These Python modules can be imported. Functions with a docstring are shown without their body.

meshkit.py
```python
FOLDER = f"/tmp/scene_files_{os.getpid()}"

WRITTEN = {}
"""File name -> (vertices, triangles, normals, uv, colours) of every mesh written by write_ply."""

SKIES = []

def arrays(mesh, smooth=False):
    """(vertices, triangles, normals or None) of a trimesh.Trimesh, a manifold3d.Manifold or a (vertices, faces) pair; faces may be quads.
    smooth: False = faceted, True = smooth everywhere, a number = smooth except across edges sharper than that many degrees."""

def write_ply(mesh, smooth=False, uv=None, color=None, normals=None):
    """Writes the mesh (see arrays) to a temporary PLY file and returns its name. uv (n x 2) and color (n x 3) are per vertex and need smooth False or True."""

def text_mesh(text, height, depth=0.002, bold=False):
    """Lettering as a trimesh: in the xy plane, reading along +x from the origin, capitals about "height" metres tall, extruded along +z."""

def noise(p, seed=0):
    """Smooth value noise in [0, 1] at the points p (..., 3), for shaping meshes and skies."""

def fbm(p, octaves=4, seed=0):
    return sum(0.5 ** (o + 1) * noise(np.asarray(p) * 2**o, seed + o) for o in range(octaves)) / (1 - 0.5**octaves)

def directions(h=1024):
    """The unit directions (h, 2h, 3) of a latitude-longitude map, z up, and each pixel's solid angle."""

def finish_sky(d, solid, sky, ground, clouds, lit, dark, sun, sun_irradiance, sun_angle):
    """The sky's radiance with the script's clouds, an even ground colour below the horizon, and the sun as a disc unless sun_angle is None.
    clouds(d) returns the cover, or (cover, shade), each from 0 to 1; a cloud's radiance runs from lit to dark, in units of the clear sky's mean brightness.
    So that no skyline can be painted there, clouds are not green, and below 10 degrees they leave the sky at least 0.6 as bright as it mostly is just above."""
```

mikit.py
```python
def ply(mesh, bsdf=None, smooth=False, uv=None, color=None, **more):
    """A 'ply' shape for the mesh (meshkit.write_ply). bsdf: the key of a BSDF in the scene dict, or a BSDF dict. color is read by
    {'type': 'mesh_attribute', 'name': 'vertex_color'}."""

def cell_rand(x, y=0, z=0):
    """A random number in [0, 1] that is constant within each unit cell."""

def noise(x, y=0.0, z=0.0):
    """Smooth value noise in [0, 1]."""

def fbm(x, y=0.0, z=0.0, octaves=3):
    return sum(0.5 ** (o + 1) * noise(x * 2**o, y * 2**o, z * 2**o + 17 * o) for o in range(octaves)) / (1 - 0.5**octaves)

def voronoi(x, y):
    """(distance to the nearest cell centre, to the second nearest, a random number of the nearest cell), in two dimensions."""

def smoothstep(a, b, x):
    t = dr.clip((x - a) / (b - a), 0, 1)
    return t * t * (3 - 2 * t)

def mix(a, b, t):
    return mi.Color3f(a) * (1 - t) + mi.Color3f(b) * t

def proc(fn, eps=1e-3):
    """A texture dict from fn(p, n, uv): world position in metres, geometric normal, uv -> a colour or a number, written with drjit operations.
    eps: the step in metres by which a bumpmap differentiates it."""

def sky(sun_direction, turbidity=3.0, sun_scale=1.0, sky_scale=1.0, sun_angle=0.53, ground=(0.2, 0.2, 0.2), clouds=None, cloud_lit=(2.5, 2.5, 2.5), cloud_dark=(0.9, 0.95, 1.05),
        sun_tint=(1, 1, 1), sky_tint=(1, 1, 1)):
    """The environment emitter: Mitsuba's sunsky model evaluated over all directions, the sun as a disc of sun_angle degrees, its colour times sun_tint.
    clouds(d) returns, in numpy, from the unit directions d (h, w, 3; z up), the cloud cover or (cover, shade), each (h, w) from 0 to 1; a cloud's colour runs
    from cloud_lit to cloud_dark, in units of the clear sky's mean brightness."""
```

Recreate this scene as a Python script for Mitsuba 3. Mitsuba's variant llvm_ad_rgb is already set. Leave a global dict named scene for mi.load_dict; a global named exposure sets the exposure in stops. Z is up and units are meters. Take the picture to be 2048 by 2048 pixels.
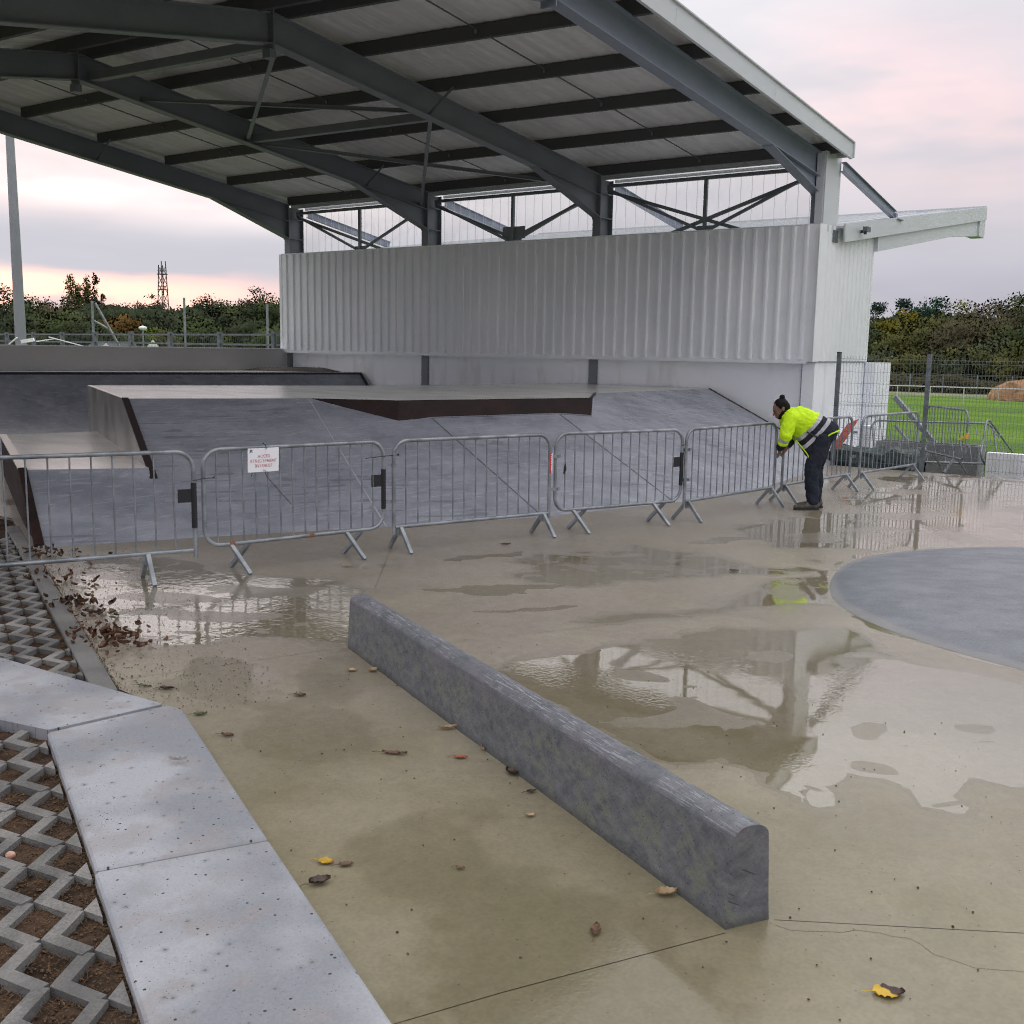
import math, random
import numpy as np, trimesh, shapely, manifold3d
import shapely.geometry as sg
from shapely import affinity
from shapely.ops import unary_union
import drjit as dr, mitsuba as mi, mikit, meshkit
from mikit import noise, fbm, voronoi, smoothstep, mix, proc, ply

random.seed(7); RNG = np.random.default_rng(11)
T = mi.ScalarTransform4f
scene = {'type': 'scene'}
labels = {}

# ------------------------------------------------------------------ camera, sky, exposure
EYE = np.array([0.0, 0.0, 2.0])
FW = np.array([-0.57516, 0.80374, -0.15221]); UP = np.array([-0.1018, 0.1146, 0.9882])
scene['camera'] = {'type': 'perspective', 'fov': 51.78, 'fov_axis': 'x', 'near_clip': 0.05, 'far_clip': 6000.0,
                   'to_world': T().look_at(origin=EYE.tolist(), target=(EYE + FW).tolist(), up=UP.tolist())}
exposure = 3.7


def clouds(d):
    az = np.degrees(np.arctan2(d[..., 1], d[..., 0])); el = np.degrees(np.arcsin(np.clip(d[..., 2], -1, 1)))
    n1 = meshkit.fbm(np.stack([az * 0.075, el * 0.30, 0 * el], -1) + 3.1, 5, 1); n2 = meshkit.fbm(np.stack([az * 0.034, el * 0.21, 0 * el], -1) + 9.7, 5, 5)
    n3 = meshkit.fbm(np.stack([az * 0.16, el * 0.8, 0 * el], -1) + 5.3, 5, 9)
    sm = lambda a, b, x: np.clip((x - a) / (b - a), 0, 1) ** 2 * (3 - 2 * np.clip((x - a) / (b - a), 0, 1))
    da = np.abs(((az - 152 + 180) % 360) - 180); dn = ((az - 106 + 180) % 360) - 180
    el2 = el + 2.6 * (n1 - 0.5)
    # an overcast dome, brighter towards the zenith; in the west the lit cloud starts above a grey bank
    shade = 1 - 0.80 * np.clip(d[..., 2], 0, 1) ** 1.02 - 0.06 * np.exp(-(da / 40) ** 2) - 0.16 * (n2 - 0.5) - 0.06 * (n3 - 0.5)
    warm = np.exp(-(da / 27) ** 2) * sm(5.4, 7.6, el2) * (1 - 0.8 * sm(15, 40, el2)) * np.clip(0.55 + 0.9 * n3, 0, 1.1)
    shade = shade - 0.17 * warm * np.clip(1 + 1.6 * (n3 - 0.62), 0.3, 1.3)
    low = np.exp(-(da / 26) ** 2) * (1 - sm(2.7, 3.9, el2 + 1.6 * (n3 - 0.5)))
    pink = np.exp(-(dn / 8.0) ** 2) * np.exp(-((el2 - 12.6 - 0.18 * dn) / 3.4) ** 2) * sm(0.30, 0.62, 0.5 * n1 + 0.5 * n3)
    puff = sm(0.50, 0.64, n3) * (1 - sm(1.8, 3.2, el)) * 0.85
    cover = 1 - np.clip(0.125 * low * (1 - puff) + 0.030 * warm + 0.50 * pink, 0, 0.97)
    return np.clip(cover, 0, 1), np.clip(shade, 0, 1)


a_sun, e_sun = math.radians(156), math.radians(10.0)
scene['sky'] = mikit.sky([math.cos(a_sun) * math.cos(e_sun), math.sin(a_sun) * math.cos(e_sun), math.sin(e_sun)], turbidity=3.0,
                         sun_scale=0.0, sky_scale=1.0, sun_angle=12.0, ground=(0.2, 0.19, 0.17), clouds=clouds,
                         cloud_lit=(3.36, 3.32, 3.22), cloud_dark=(0.78, 0.765, 0.885), sky_tint=(1.50, 0.76, 0.71))


# ------------------------------------------------------------------ helpers
def numbered(key):
    if key not in scene and key not in labels and key not in USED:
        USED.add(key); return key
    k = 1
    while f'{key}_{k:03d}' in USED or f'{key}_{k:03d}' in scene: k += 1
    USED.add(f'{key}_{k:03d}'); return f'{key}_{k:03d}'
USED = set()


def thing(name, label=None, cat=None, group=None, kind=None):
    key = numbered(name); e = {}
    if label: e['label'] = label
    if cat: e['category'] = cat
    if group: e['group'] = group
    if kind: e['kind'] = kind
    if e: labels[key] = e
    return key


def obj(name, mesh, mat, parent=None, smooth=False, kind=None, label=None, **more):
    key = numbered((parent + '__' if parent else '') + name)
    scene[key] = ply(mesh, mat, smooth, **more)
    if kind or label:
        labels[key] = {**({'kind': kind} if kind else {}), **({'label': label} if label else {})}
    return key


def put(key, mesh, mat, smooth=False, **more):
    scene[key] = ply(mesh, mat, smooth, **more); return key


def cat_(ms): return trimesh.util.concatenate([m for m in ms if m is not None])
V = lambda *a: np.array(a, float)
def nrm(v): v = np.asarray(v, float); return v / np.linalg.norm(v)


def box(c, s, R=None):
    m = trimesh.creation.box(extents=s)
    if R is not None:
        M = np.eye(4); M[:3, :3] = R; m.apply_transform(M)
    m.apply_translation(c); return m


def frame3(A, B, up=(0, 0, 1)):
    z = nrm(np.asarray(B, float) - A); x = np.cross(up, z)
    if np.linalg.norm(x) < 1e-6: x = np.cross((1, 0, 0), z)
    x = nrm(x); y = np.cross(z, x); return np.stack([x, y, z], 1)


def bar(A, B, w, h, up=(0, 0, 1)):
    """a rectangular bar from A to B: w sideways, h along up"""
    A, B = np.asarray(A, float), np.asarray(B, float)
    return box((A + B) / 2, (w, h, np.linalg.norm(B - A)), frame3(A, B, up))


def ibeam(A, B, w, h, tf=0.016, tw=0.010, up=(0, 0, 1)):
    A, B = np.asarray(A, float), np.asarray(B, float); R = frame3(A, B, up); L = np.linalg.norm(B - A); c = (A + B) / 2
    return cat_([box(c + R[:, 1] * (h - tf) / 2, (w, tf, L), R), box(c - R[:, 1] * (h - tf) / 2, (w, tf, L), R), box(c, (tw, h - 2 * tf, L), R)])


def tube(P, r, n=10, caps=True):
    P = np.asarray(P, float); k = len(P); t = np.gradient(P, axis=0); t /= np.linalg.norm(t, axis=1, keepdims=True) + 1e-12
    r = np.broadcast_to(r, (k,)); u = np.cross(t[0], (0.13, 0.21, 0.97) if abs(t[0][2]) < 0.9 else (0.97, 0.2, 0.1)); u /= np.linalg.norm(u); vs = []
    ang = np.arange(n) * 2 * np.pi / n
    for i in range(k):
        u = u - t[i] * (u @ t[i]); u /= np.linalg.norm(u); w = np.cross(t[i], u)
        vs.append(P[i] + r[i] * (np.cos(ang)[:, None] * u + np.sin(ang)[:, None] * w))
    v = np.vstack(vs); f = []
    for i in range(k - 1):
        for j in range(n):
            a, b, c, d = i * n + j, i * n + (j + 1) % n, (i + 1) * n + (j + 1) % n, (i + 1) * n + j
            f += [[a, b, c], [a, c, d]]
    if caps:
        v = np.vstack([v, P[:1], P[-1:]])
        for j in range(n):
            f.append([k * n, (j + 1) % n, j]); f.append([k * n + 1, (k - 1) * n + j, (k - 1) * n + (j + 1) % n])
    return trimesh.Trimesh(v, f, process=False)


def cyl(A, B, r, n=8, r2=None): return tube([A, B], [r, r if r2 is None else r2], n)


def extrude(poly, h, z=0.0, engine='earcut'):
    ms = []
    for g in getattr(poly, 'geoms', [poly]):
        if g.geom_type == 'Polygon' and g.area > 1e-6:
            m = trimesh.creation.extrude_polygon(g, h, engine=engine); m.apply_translation((0, 0, z)); ms.append(m)
    return cat_(ms) if ms else None


def flat(poly, z):
    ms = []
    for g in getattr(poly, 'geoms', [poly]):
        if g.geom_type == 'Polygon' and g.area > 1e-5:
            v, f = trimesh.creation.triangulate_polygon(g, engine='earcut')
            m = trimesh.Trimesh(np.c_[v, np.full(len(v), z)], f, process=False)
            if m.face_normals[:, 2].mean() < 0: m.invert()
            ms.append(m)
    return cat_(ms) if ms else None


def tri(v, f): return trimesh.Trimesh(np.asarray(v, float), np.asarray(f), process=False)
def quad_sheet(a, b, c, d, n=1, m=1):
    """bilinear patch a-b-c-d"""
    s, t = np.meshgrid(np.linspace(0, 1, n + 1), np.linspace(0, 1, m + 1), indexing='ij'); a, b, c, d = (np.asarray(x, float) for x in (a, b, c, d))
    P = ((1 - s) * (1 - t))[..., None] * a + (s * (1 - t))[..., None] * b + (s * t)[..., None] * c + ((1 - s) * t)[..., None] * d
    i, j = np.meshgrid(np.arange(n), np.arange(m), indexing='ij'); k = lambda i, j: i * (m + 1) + j
    q = np.stack([k(i, j), k(i + 1, j), k(i + 1, j + 1), k(i, j + 1)], -1).reshape(-1, 4)
    return tri(P.reshape(-1, 3), np.vstack([q[:, [0, 1, 2]], q[:, [0, 2, 3]]]))


def chamfer_prism(poly, h, z, c=0.006):
    """an extruded outline with a chamfered top edge"""
    inner = poly.buffer(-c, join_style=2)
    if inner.is_empty or inner.geom_type != 'Polygon': return extrude(poly, h, z)
    body = manifold3d.CrossSection([np.array(poly.exterior.coords)[:-1]]) if sg.LinearRing(poly.exterior.coords).is_ccw else manifold3d.CrossSection([np.array(poly.exterior.coords)[:-1][::-1]])
    top = np.array(inner.exterior.coords)[:-1]
    if not inner.exterior.is_ccw: top = top[::-1]
    lo = manifold3d.Manifold.extrude(body, h - c)
    pts = np.vstack([np.c_[np.array(poly.exterior.coords)[:-1], np.full(len(poly.exterior.coords) - 1, h - c)], np.c_[top, np.full(len(top), h)]])
    hi = manifold3d.Manifold.hull_points(pts)
    if abs(poly.convex_hull.area - poly.area) > 1e-6 * poly.area: return extrude(poly, h, z)
    return m3((lo + hi).translate((0, 0, z)))


def m3(man):
    m = man.to_mesh(); return trimesh.Trimesh(m.vert_properties[:, :3], m.tri_verts, process=False)


def hull_chain(joints, bones, seg=20):
    """one manifold: every bone the hull of the spheres at its joints"""
    out = None
    for bone in bones:
        ss = []
        for j in bone:
            p, r = joints[j]; r = np.broadcast_to(r, (3,))
            ss.append(manifold3d.Manifold.sphere(1.0, seg).scale(tuple(float(x) for x in r)).translate(tuple(float(x) for x in p)))
        hld = manifold3d.Manifold.batch_hull(ss); out = hld if out is None else out + hld
    return out


def soften(man, edge=0.02, it=10):
    m = m3(man.refine_to_length(edge)); m.merge_vertices(); trimesh.smoothing.filter_taubin(m, iterations=it); return m


# ------------------------------------------------------------------ materials
def tw(b): return {'type': 'twosided', 'bsdf': b}
def rgb(*c): return {'type': 'rgb', 'value': list(c)}


def prin(col, rough, metal=0.0, spec=0.5, **k):
    return tw({'type': 'principled', 'base_color': col if isinstance(col, dict) else rgb(*col), 'roughness': rough, 'metallic': metal, 'specular': spec, **k})


def bump(b, fn, scale=1.0, eps=1e-3):
    return tw({'type': 'bumpmap', 'arbitrary': proc(fn, eps), 'scale': scale, 'bsdf': b['bsdf'] if b['type'] == 'twosided' else b})


def speckle(c1, c2, f=2.0, fine=60.0, amt=0.12, stretch=(1, 1, 1)):
    def fn(p, n, uv):
        a = fbm(p.x * f * stretch[0], p.y * f * stretch[1], p.z * f * stretch[2], 4)
        g = noise(p.x * fine, p.y * fine, p.z * fine)
        return mix(c1, c2, smoothstep(0.25, 0.75, a)) * (1 - amt + 2 * amt * g)
    return proc(fn)


def wet(p):
    """how wet the open concrete is: 0 damp, 1 under a film of water; soft-edged patches"""
    w = 0.0
    for cx, cy, rx, ry in ((-1.3, 2.45, 1.15, .42), (-2.55, 2.95, .42, .26), (-3.85, 3.72, .50, .34), (-5.0, 4.0, .55, .36), (-3.2, 4.6, .30, .22), (-4.35, 4.3, .4, .2), (-.55, 3.3, .5, .3)):
        dx, dy = p.x - cx, p.y - cy; u, v = dx * 0.9 - dy * 0.44, dx * 0.44 + dy * 0.9
        w = dr.maximum(w, 1.35 - dr.sqrt(dr.square(u / rx) + dr.square(v / ry)))
    w = w + 1.5 * (fbm(p.x * 2.3, p.y * 2.3, 11.0, 5) - 0.5) + 0.35 * (fbm(p.x * 9, p.y * 9, 3.0, 3) - 0.5)
    far = fbm(p.x * 0.7 + 7, p.y * 1.6, 3.3, 5)
    return dr.maximum(smoothstep(0.12, 0.55, w), 0.55 * smoothstep(0.54, 0.68, far))


def floor_base(p):
    a = fbm(p.x * 0.55, p.y * 0.55, 1.3, 5); b = fbm(p.x * 2.6, p.y * 2.6, 4.1, 4); g = noise(p.x * 90, p.y * 90, 2.0)
    far = smoothstep(3.6, 8.0, p.y - 0.5 * p.x)
    c = mix((0.178, 0.155, 0.100), (0.240, 0.214, 0.146), smoothstep(0.3, 0.7, a))
    c = mix(c, mix((0.195, 0.170, 0.142), (0.235, 0.207, 0.178), smoothstep(0.3, 0.7, a)), far)
    c = mix(c, (0.160, 0.145, 0.088), 0.40 * smoothstep(0.50, 0.72, b) * (1 - 0.6 * far))
    c = mix(c, (0.265, 0.242, 0.185), 0.30 * smoothstep(0.55, 0.75, fbm(p.x * 1.3 + 20, p.y * 1.3, 6.0, 5)))
    fl = voronoi(p.x * 9 + 3, p.y * 9)
    c = mix(c, (0.09, 0.075, 0.05), 0.55 * smoothstep(0.06, 0.02, fl[0]) * dr.select(fl[2] > 0.72, 1.0, 0.0))
    return c * (0.93 + 0.14 * g) * (0.95 + 0.10 * noise(p.x * 22, p.y * 22, 7.0))


def floor_colour(p, n, uv): return floor_base(p) * (1 - 0.10 * wet(p))
def floor_rough(p, n, uv): return 0.36 - 0.28 * wet(p) + 0.10 * (fbm(p.x * 3.1, p.y * 3.1, 8.2, 4) - 0.5)
def floor_grain(p, n, uv): return (0.0007 * noise(p.x * 130, p.y * 130, 0.5) + 0.0005 * noise(p.x * 45, p.y * 45, 3.5)) * (1 - 0.75 * wet(p))
scene['mat_floor'] = bump(prin(proc(floor_colour), proc(floor_rough), spec=0.5), floor_grain, 1.0, 2e-3)


def water_colour(p, n, uv): return floor_base(p) * mi.Color3f(0.66, 0.64, 0.55)
def ripple(p, n, uv):
    # grains of sand poke through the film here and there, elsewhere it is a calm mirror
    g = smoothstep(0.42, 0.62, fbm(p.x * 1.7 + 2, p.y * 1.7, 6.0, 4))
    return 0.00020 * noise(p.x * 7 + p.y * 3, p.y * 7 - p.x * 3, 1.0) + 0.00034 * g * noise(p.x * 70, p.y * 70, 5.0)
def mirror(col, rough, ETA=3.0): return tw({'type': 'principled', 'base_color': col, 'roughness': rough, 'eta': ETA, 'clearcoat': 0.8, 'clearcoat_gloss': 1.0})
scene['mat_puddle'] = bump(mirror(proc(water_colour), 0.02), ripple, 1.0, 4e-3)


for i_, (k_, r_) in enumerate(((0.90, 0.30), (0.80, 0.20))):
    scene[f'mat_damp_{i_}'] = bump(prin(proc((lambda kk: lambda p, n, uv: floor_base(p) * kk)(k_)), r_, spec=0.6), lambda p, n, uv: 0.0004 * noise(p.x * 45, p.y * 45, 3.5), 1.0, 2e-3)


def film_ripple(p, n, uv): return 0.0004 * noise(p.x * 48, p.y * 48, 5.0) + 0.0006 * noise(p.x * 16, p.y * 16, 9.0)
scene['mat_film'] = bump(mirror(proc(water_colour), 0.06, 3.4), film_ripple, 1.0, 3e-3)


def ramp_colour(p, n, uv):
    al, ac = p.x * 0.51 + p.y * 0.86, p.x * 0.86 - p.y * 0.51
    s = fbm(al * 1.2, ac * 5.0, p.z * 5.0, 5); a = fbm(p.x * 1.8, p.y * 1.8, p.z * 1.8 + 5, 5); b = fbm(p.x * 8, p.y * 8, p.z * 8, 4); g = noise(p.x * 70, p.y * 70, p.z * 70)
    c = mix((0.195, 0.207, 0.252), (0.325, 0.335, 0.390), smoothstep(0.25, 0.75, 0.35 * s + 0.35 * a + 0.30 * b))
    scuff = smoothstep(0.66, 0.76, noise(al * 3.0 + 0.6 * ac, ac * 26, p.z * 14)) * smoothstep(0.45, 0.65, fbm(al * 0.9, ac * 0.9, 3.0, 3))
    c = mix(c, (0.085, 0.088, 0.105), 0.40 * scuff)
    pale = smoothstep(0.70, 0.80, noise(al * 5.0 - 2.0 * ac, ac * 40 + al * 9, p.z * 30))
    c = mix(c, (0.46, 0.46, 0.50), 0.30 * pale)
    return c * (0.92 + 0.16 * g)
def ramp_rough(p, n, uv): return 0.24 + 0.22 * fbm(p.x * 2, p.y * 2, p.z * 2, 4)
scene['mat_ramp'] = prin(proc(ramp_colour), proc(ramp_rough), spec=0.5)


def hump_colour(p, n, uv):
    a = fbm(p.x * 1.6 + 3, p.y * 3.0, 2.2, 5); b = fbm(p.x * 6, p.y * 9, 5.0, 4); g = noise(p.x * 80, p.y * 80, 1.0)
    c = mix((0.098, 0.107, 0.132), (0.142, 0.152, 0.180), smoothstep(0.3, 0.7, 0.6 * a + 0.4 * b)) * (0.88 + 0.24 * g)
    r = dr.sqrt(dr.square(p.x + 0.55) + dr.square(p.y - 9.93)) + 0.09 * (fbm(p.x * 3, p.y * 3, 7.0, 5) - 0.5)
    return mix(c, (0.22, 0.21, 0.20), 0.45 * smoothstep(2.53, 2.61, r))
scene['mat_hump'] = prin(proc(hump_colour), 0.42, spec=0.5)


def ledge_colour(p, n, uv):
    al, ac = p.x * 0.9 - p.y * 0.44, p.x * 0.44 + p.y * 0.9
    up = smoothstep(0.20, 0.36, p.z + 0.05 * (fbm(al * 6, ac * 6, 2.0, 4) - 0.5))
    a = fbm(p.x * 7, p.y * 7, p.z * 7, 5); b = fbm(p.x * 26, p.y * 26, p.z * 26, 4); g = noise(p.x * 210, p.y * 210, p.z * 210); h = noise(p.x * 90, p.y * 90, p.z * 90)
    c = mix((0.070, 0.078, 0.094), (0.165, 0.172, 0.190), smoothstep(0.12, 0.88, 0.4 * a + 0.6 * b))
    lich = smoothstep(0.46, 0.66, fbm(al * 9, ac * 9, p.z * 6 + 4, 5)) * (1 - up)
    c = mix(c, (0.155, 0.160, 0.118), 0.55 * lich * smoothstep(0.35, 0.6, b))
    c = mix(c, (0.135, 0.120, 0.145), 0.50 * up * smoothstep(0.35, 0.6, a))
    pit = voronoi(al * 38, p.z * 38 + ac * 20)
    c = mix(c, (0.03, 0.033, 0.04), 0.7 * smoothstep(0.16, 0.06, pit[0]) * dr.select(pit[2] > 0.70, 1.0, 0.0))
    scr = smoothstep(0.62, 0.75, noise(al * 16, ac * 230, p.z * 190)) * smoothstep(0.40, 0.6, fbm(al * 4, 3.0, 1.0, 3))
    c = mix(c, (0.34, 0.36, 0.41), 0.45 * scr * smoothstep(0.31, 0.36, p.z))
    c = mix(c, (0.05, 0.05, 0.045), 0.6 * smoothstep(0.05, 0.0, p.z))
    return c * (0.74 + 0.30 * g + 0.22 * h)
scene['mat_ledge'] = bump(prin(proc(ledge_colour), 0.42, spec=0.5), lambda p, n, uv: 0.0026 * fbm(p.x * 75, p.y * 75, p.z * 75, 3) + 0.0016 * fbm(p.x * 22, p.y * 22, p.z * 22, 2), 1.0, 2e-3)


def slab_colour(p, n, uv):
    a = fbm(p.x * 2.2, p.y * 2.2, 1.0, 5); b = fbm(p.x * 7, p.y * 7, 5.0, 4); g = noise(p.x * 150, p.y * 150, p.z * 150)
    c = mix((0.215, 0.224, 0.255), (0.335, 0.342, 0.378), smoothstep(0.28, 0.72, a))
    c = mix(c, (0.255, 0.235, 0.235), 0.5 * smoothstep(0.5, 0.72, b))
    d1, d2, r = voronoi(p.x * 13, p.y * 13)
    c = mix(c, (0.03, 0.035, 0.04), smoothstep(0.085, 0.05, d1) * dr.select(r > 0.62, 1.0, 0.0))
    halo = smoothstep(0.32, 0.05, d1) * dr.select(r > 0.86, 1.0, 0.0)
    c = mix(c, (0.19, 0.20, 0.21), 0.6 * halo)
    e1, e2, q = voronoi(p.x * 42 + 5, p.y * 42)
    c = mix(c, (0.06, 0.06, 0.06), 0.8 * smoothstep(0.11, 0.05, e1) * dr.select(q > 0.72, 1.0, 0.0))
    return c * (0.93 + 0.14 * g)
scene['mat_slab'] = bump(prin(proc(slab_colour), 0.55, spec=0.4), lambda p, n, uv: 0.0012 * fbm(p.x * 40, p.y * 40, p.z * 40, 4), 1.0, 2e-3)
scene['mat_kerb'] = bump(prin(speckle((0.105, 0.103, 0.105), (0.165, 0.160, 0.158), 3.0, 110, 0.16), 0.6, spec=0.35), lambda p, n, uv: 0.0016 * fbm(p.x * 70, p.y * 70, p.z * 70, 3), 1.0, 2e-3)
for i, k in enumerate((0.92, 1.0, 1.1)):
    scene[f'mat_paver_{i}'] = bump(prin(speckle((0.115 * k, 0.113 * k, 0.112 * k), (0.20 * k, 0.193 * k, 0.19 * k), 5.0, 140, 0.22), 0.75, spec=0.3), lambda p, n, uv: 0.0022 * fbm(p.x * 90, p.y * 90, p.z * 90, 3), 1.0, 2e-3)
def soil_colour(p, n, uv):
    a = fbm(p.x * 8, p.y * 8, 0.5, 4); g = noise(p.x * 130, p.y * 130, p.z * 130); e1, e2, q = voronoi(p.x * 75, p.y * 75)
    c = mix((0.020, 0.013, 0.009), (0.062, 0.038, 0.025), smoothstep(0.3, 0.7, a))
    c = mix(c, (0.16, 0.10, 0.06), 0.7 * smoothstep(0.3, 0.12, e1) * dr.select(q > 0.86, 1.0, 0.0))
    return c * (0.6 + 0.8 * g)
scene['mat_soil'] = bump(prin(proc(soil_colour), 0.85, spec=0.2), lambda p, n, uv: 0.006 * fbm(p.x * 90, p.y * 90, p.z * 90, 3), 1.0, 3e-3)

scene['mat_galv'] = prin(speckle((0.19, 0.21, 0.235), (0.32, 0.345, 0.375), 9.0, 60, 0.10), 0.40, metal=0.5)
scene['mat_galv_far'] = prin(speckle((0.25, 0.27, 0.30), (0.29, 0.31, 0.34), 0.5, 3, 0.05), 0.5, metal=0.3)
scene['mat_galv_dark'] = prin(speckle((0.12, 0.135, 0.15), (0.20, 0.22, 0.24), 9.0, 60, 0.12), 0.45, metal=0.5)
scene['mat_black'] = prin((0.012, 0.013, 0.016), 0.45)
scene['mat_rust'] = prin(speckle((0.20, 0.07, 0.03), (0.33, 0.15, 0.09), 30, 90, 0.2), 0.8)
scene['mat_steel_paint'] = prin(speckle((0.155, 0.172, 0.198), (0.175, 0.192, 0.218), 2.0, 30, 0.05), 0.45)
scene['mat_steel_blue'] = prin(speckle((0.190, 0.220, 0.285), (0.210, 0.240, 0.305), 2.0, 30, 0.05), 0.42)
scene['mat_purlin'] = prin((0.072, 0.074, 0.080), 0.6)
scene['mat_roof_under'] = prin(speckle((0.56, 0.56, 0.57), (0.66, 0.66, 0.67), 1.0, 12, 0.05, (9, 0.6, 1)), 0.5)
scene['mat_roof_top'] = prin((0.48, 0.5, 0.53), 0.4)
scene['mat_fascia'] = prin(speckle((0.52, 0.545, 0.575), (0.55, 0.58, 0.61), 0.6, 3, 0.0), 0.4)
def clad_colour(p, n, uv):
    a = fbm(p.x * 0.9, p.z * 0.9, 2.0, 4); st = fbm(p.x * 14, p.z * 0.7, 5.0, 4); g = noise(p.x * 60, p.y * 60, p.z * 60)
    c = mix((0.76, 0.79, 0.83), (0.84, 0.86, 0.89), smoothstep(0.3, 0.7, 0.5 * a + 0.5 * st))
    c = mix(c, (0.52, 0.52, 0.52), 0.25 * smoothstep(0.5, 0.8, st) * smoothstep(2.7, 1.9, p.z))
    return c * (0.97 + 0.06 * g)
scene['mat_clad'] = prin(proc(clad_colour), 0.42)
scene['mat_clad_white'] = prin(speckle((0.70, 0.72, 0.76), (0.77, 0.79, 0.82), 0.8, 40, 0.02), 0.4)
def render_colour(p, n, uv):
    a = fbm(p.x * 0.7, p.y * 0.7, p.z * 0.7, 5); g = noise(p.x * 90, p.y * 90, p.z * 90); st = fbm(p.x * 5 + p.y * 5, 3.0, p.z * 0.8, 4)
    c = mix((0.78, 0.80, 0.86), (0.85, 0.865, 0.91), smoothstep(0.3, 0.7, a))
    return mix(c, (0.5, 0.49, 0.48), 0.3 * smoothstep(0.5, 0.75, st)) * (0.96 + 0.08 * g)
scene['mat_render'] = bump(prin(proc(render_colour), 0.8, spec=0.3), lambda p, n, uv: 0.0012 * fbm(p.x * 70, p.y * 70, p.z * 70, 3), 1.0, 2e-3)
def lowwall_colour(p, n, uv):
    a = fbm(p.x * 0.5, p.y * 0.5, p.z * 0.9, 5); g = noise(p.x * 80, p.y * 80, p.z * 80)
    return mix((0.47, 0.465, 0.46), (0.55, 0.54, 0.53), smoothstep(0.3, 0.7, a)) * (0.95 + 0.1 * g)
scene['mat_lowwall'] = prin(proc(lowwall_colour), 0.8, spec=0.3)
scene['mat_corten'] = prin(speckle((0.016, 0.009, 0.009), (0.032, 0.014, 0.013), 4.0, 60, 0.25), 0.55, spec=0.3)
scene['mat_edge_steel'] = prin((0.030, 0.020, 0.022), 0.5)
scene['mat_edge_bright'] = prin((0.50, 0.46, 0.42), 0.3, metal=0.7)
scene['mat_side_panel'] = prin(speckle((0.13, 0.12, 0.11), (0.24, 0.225, 0.21), 1.5, 60, 0.1), 0.28)
scene['mat_poly'] = {'type': 'thindielectric', 'int_ior': 1.49, 'specular_transmittance': rgb(0.93, 0.93, 0.92)}
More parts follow.
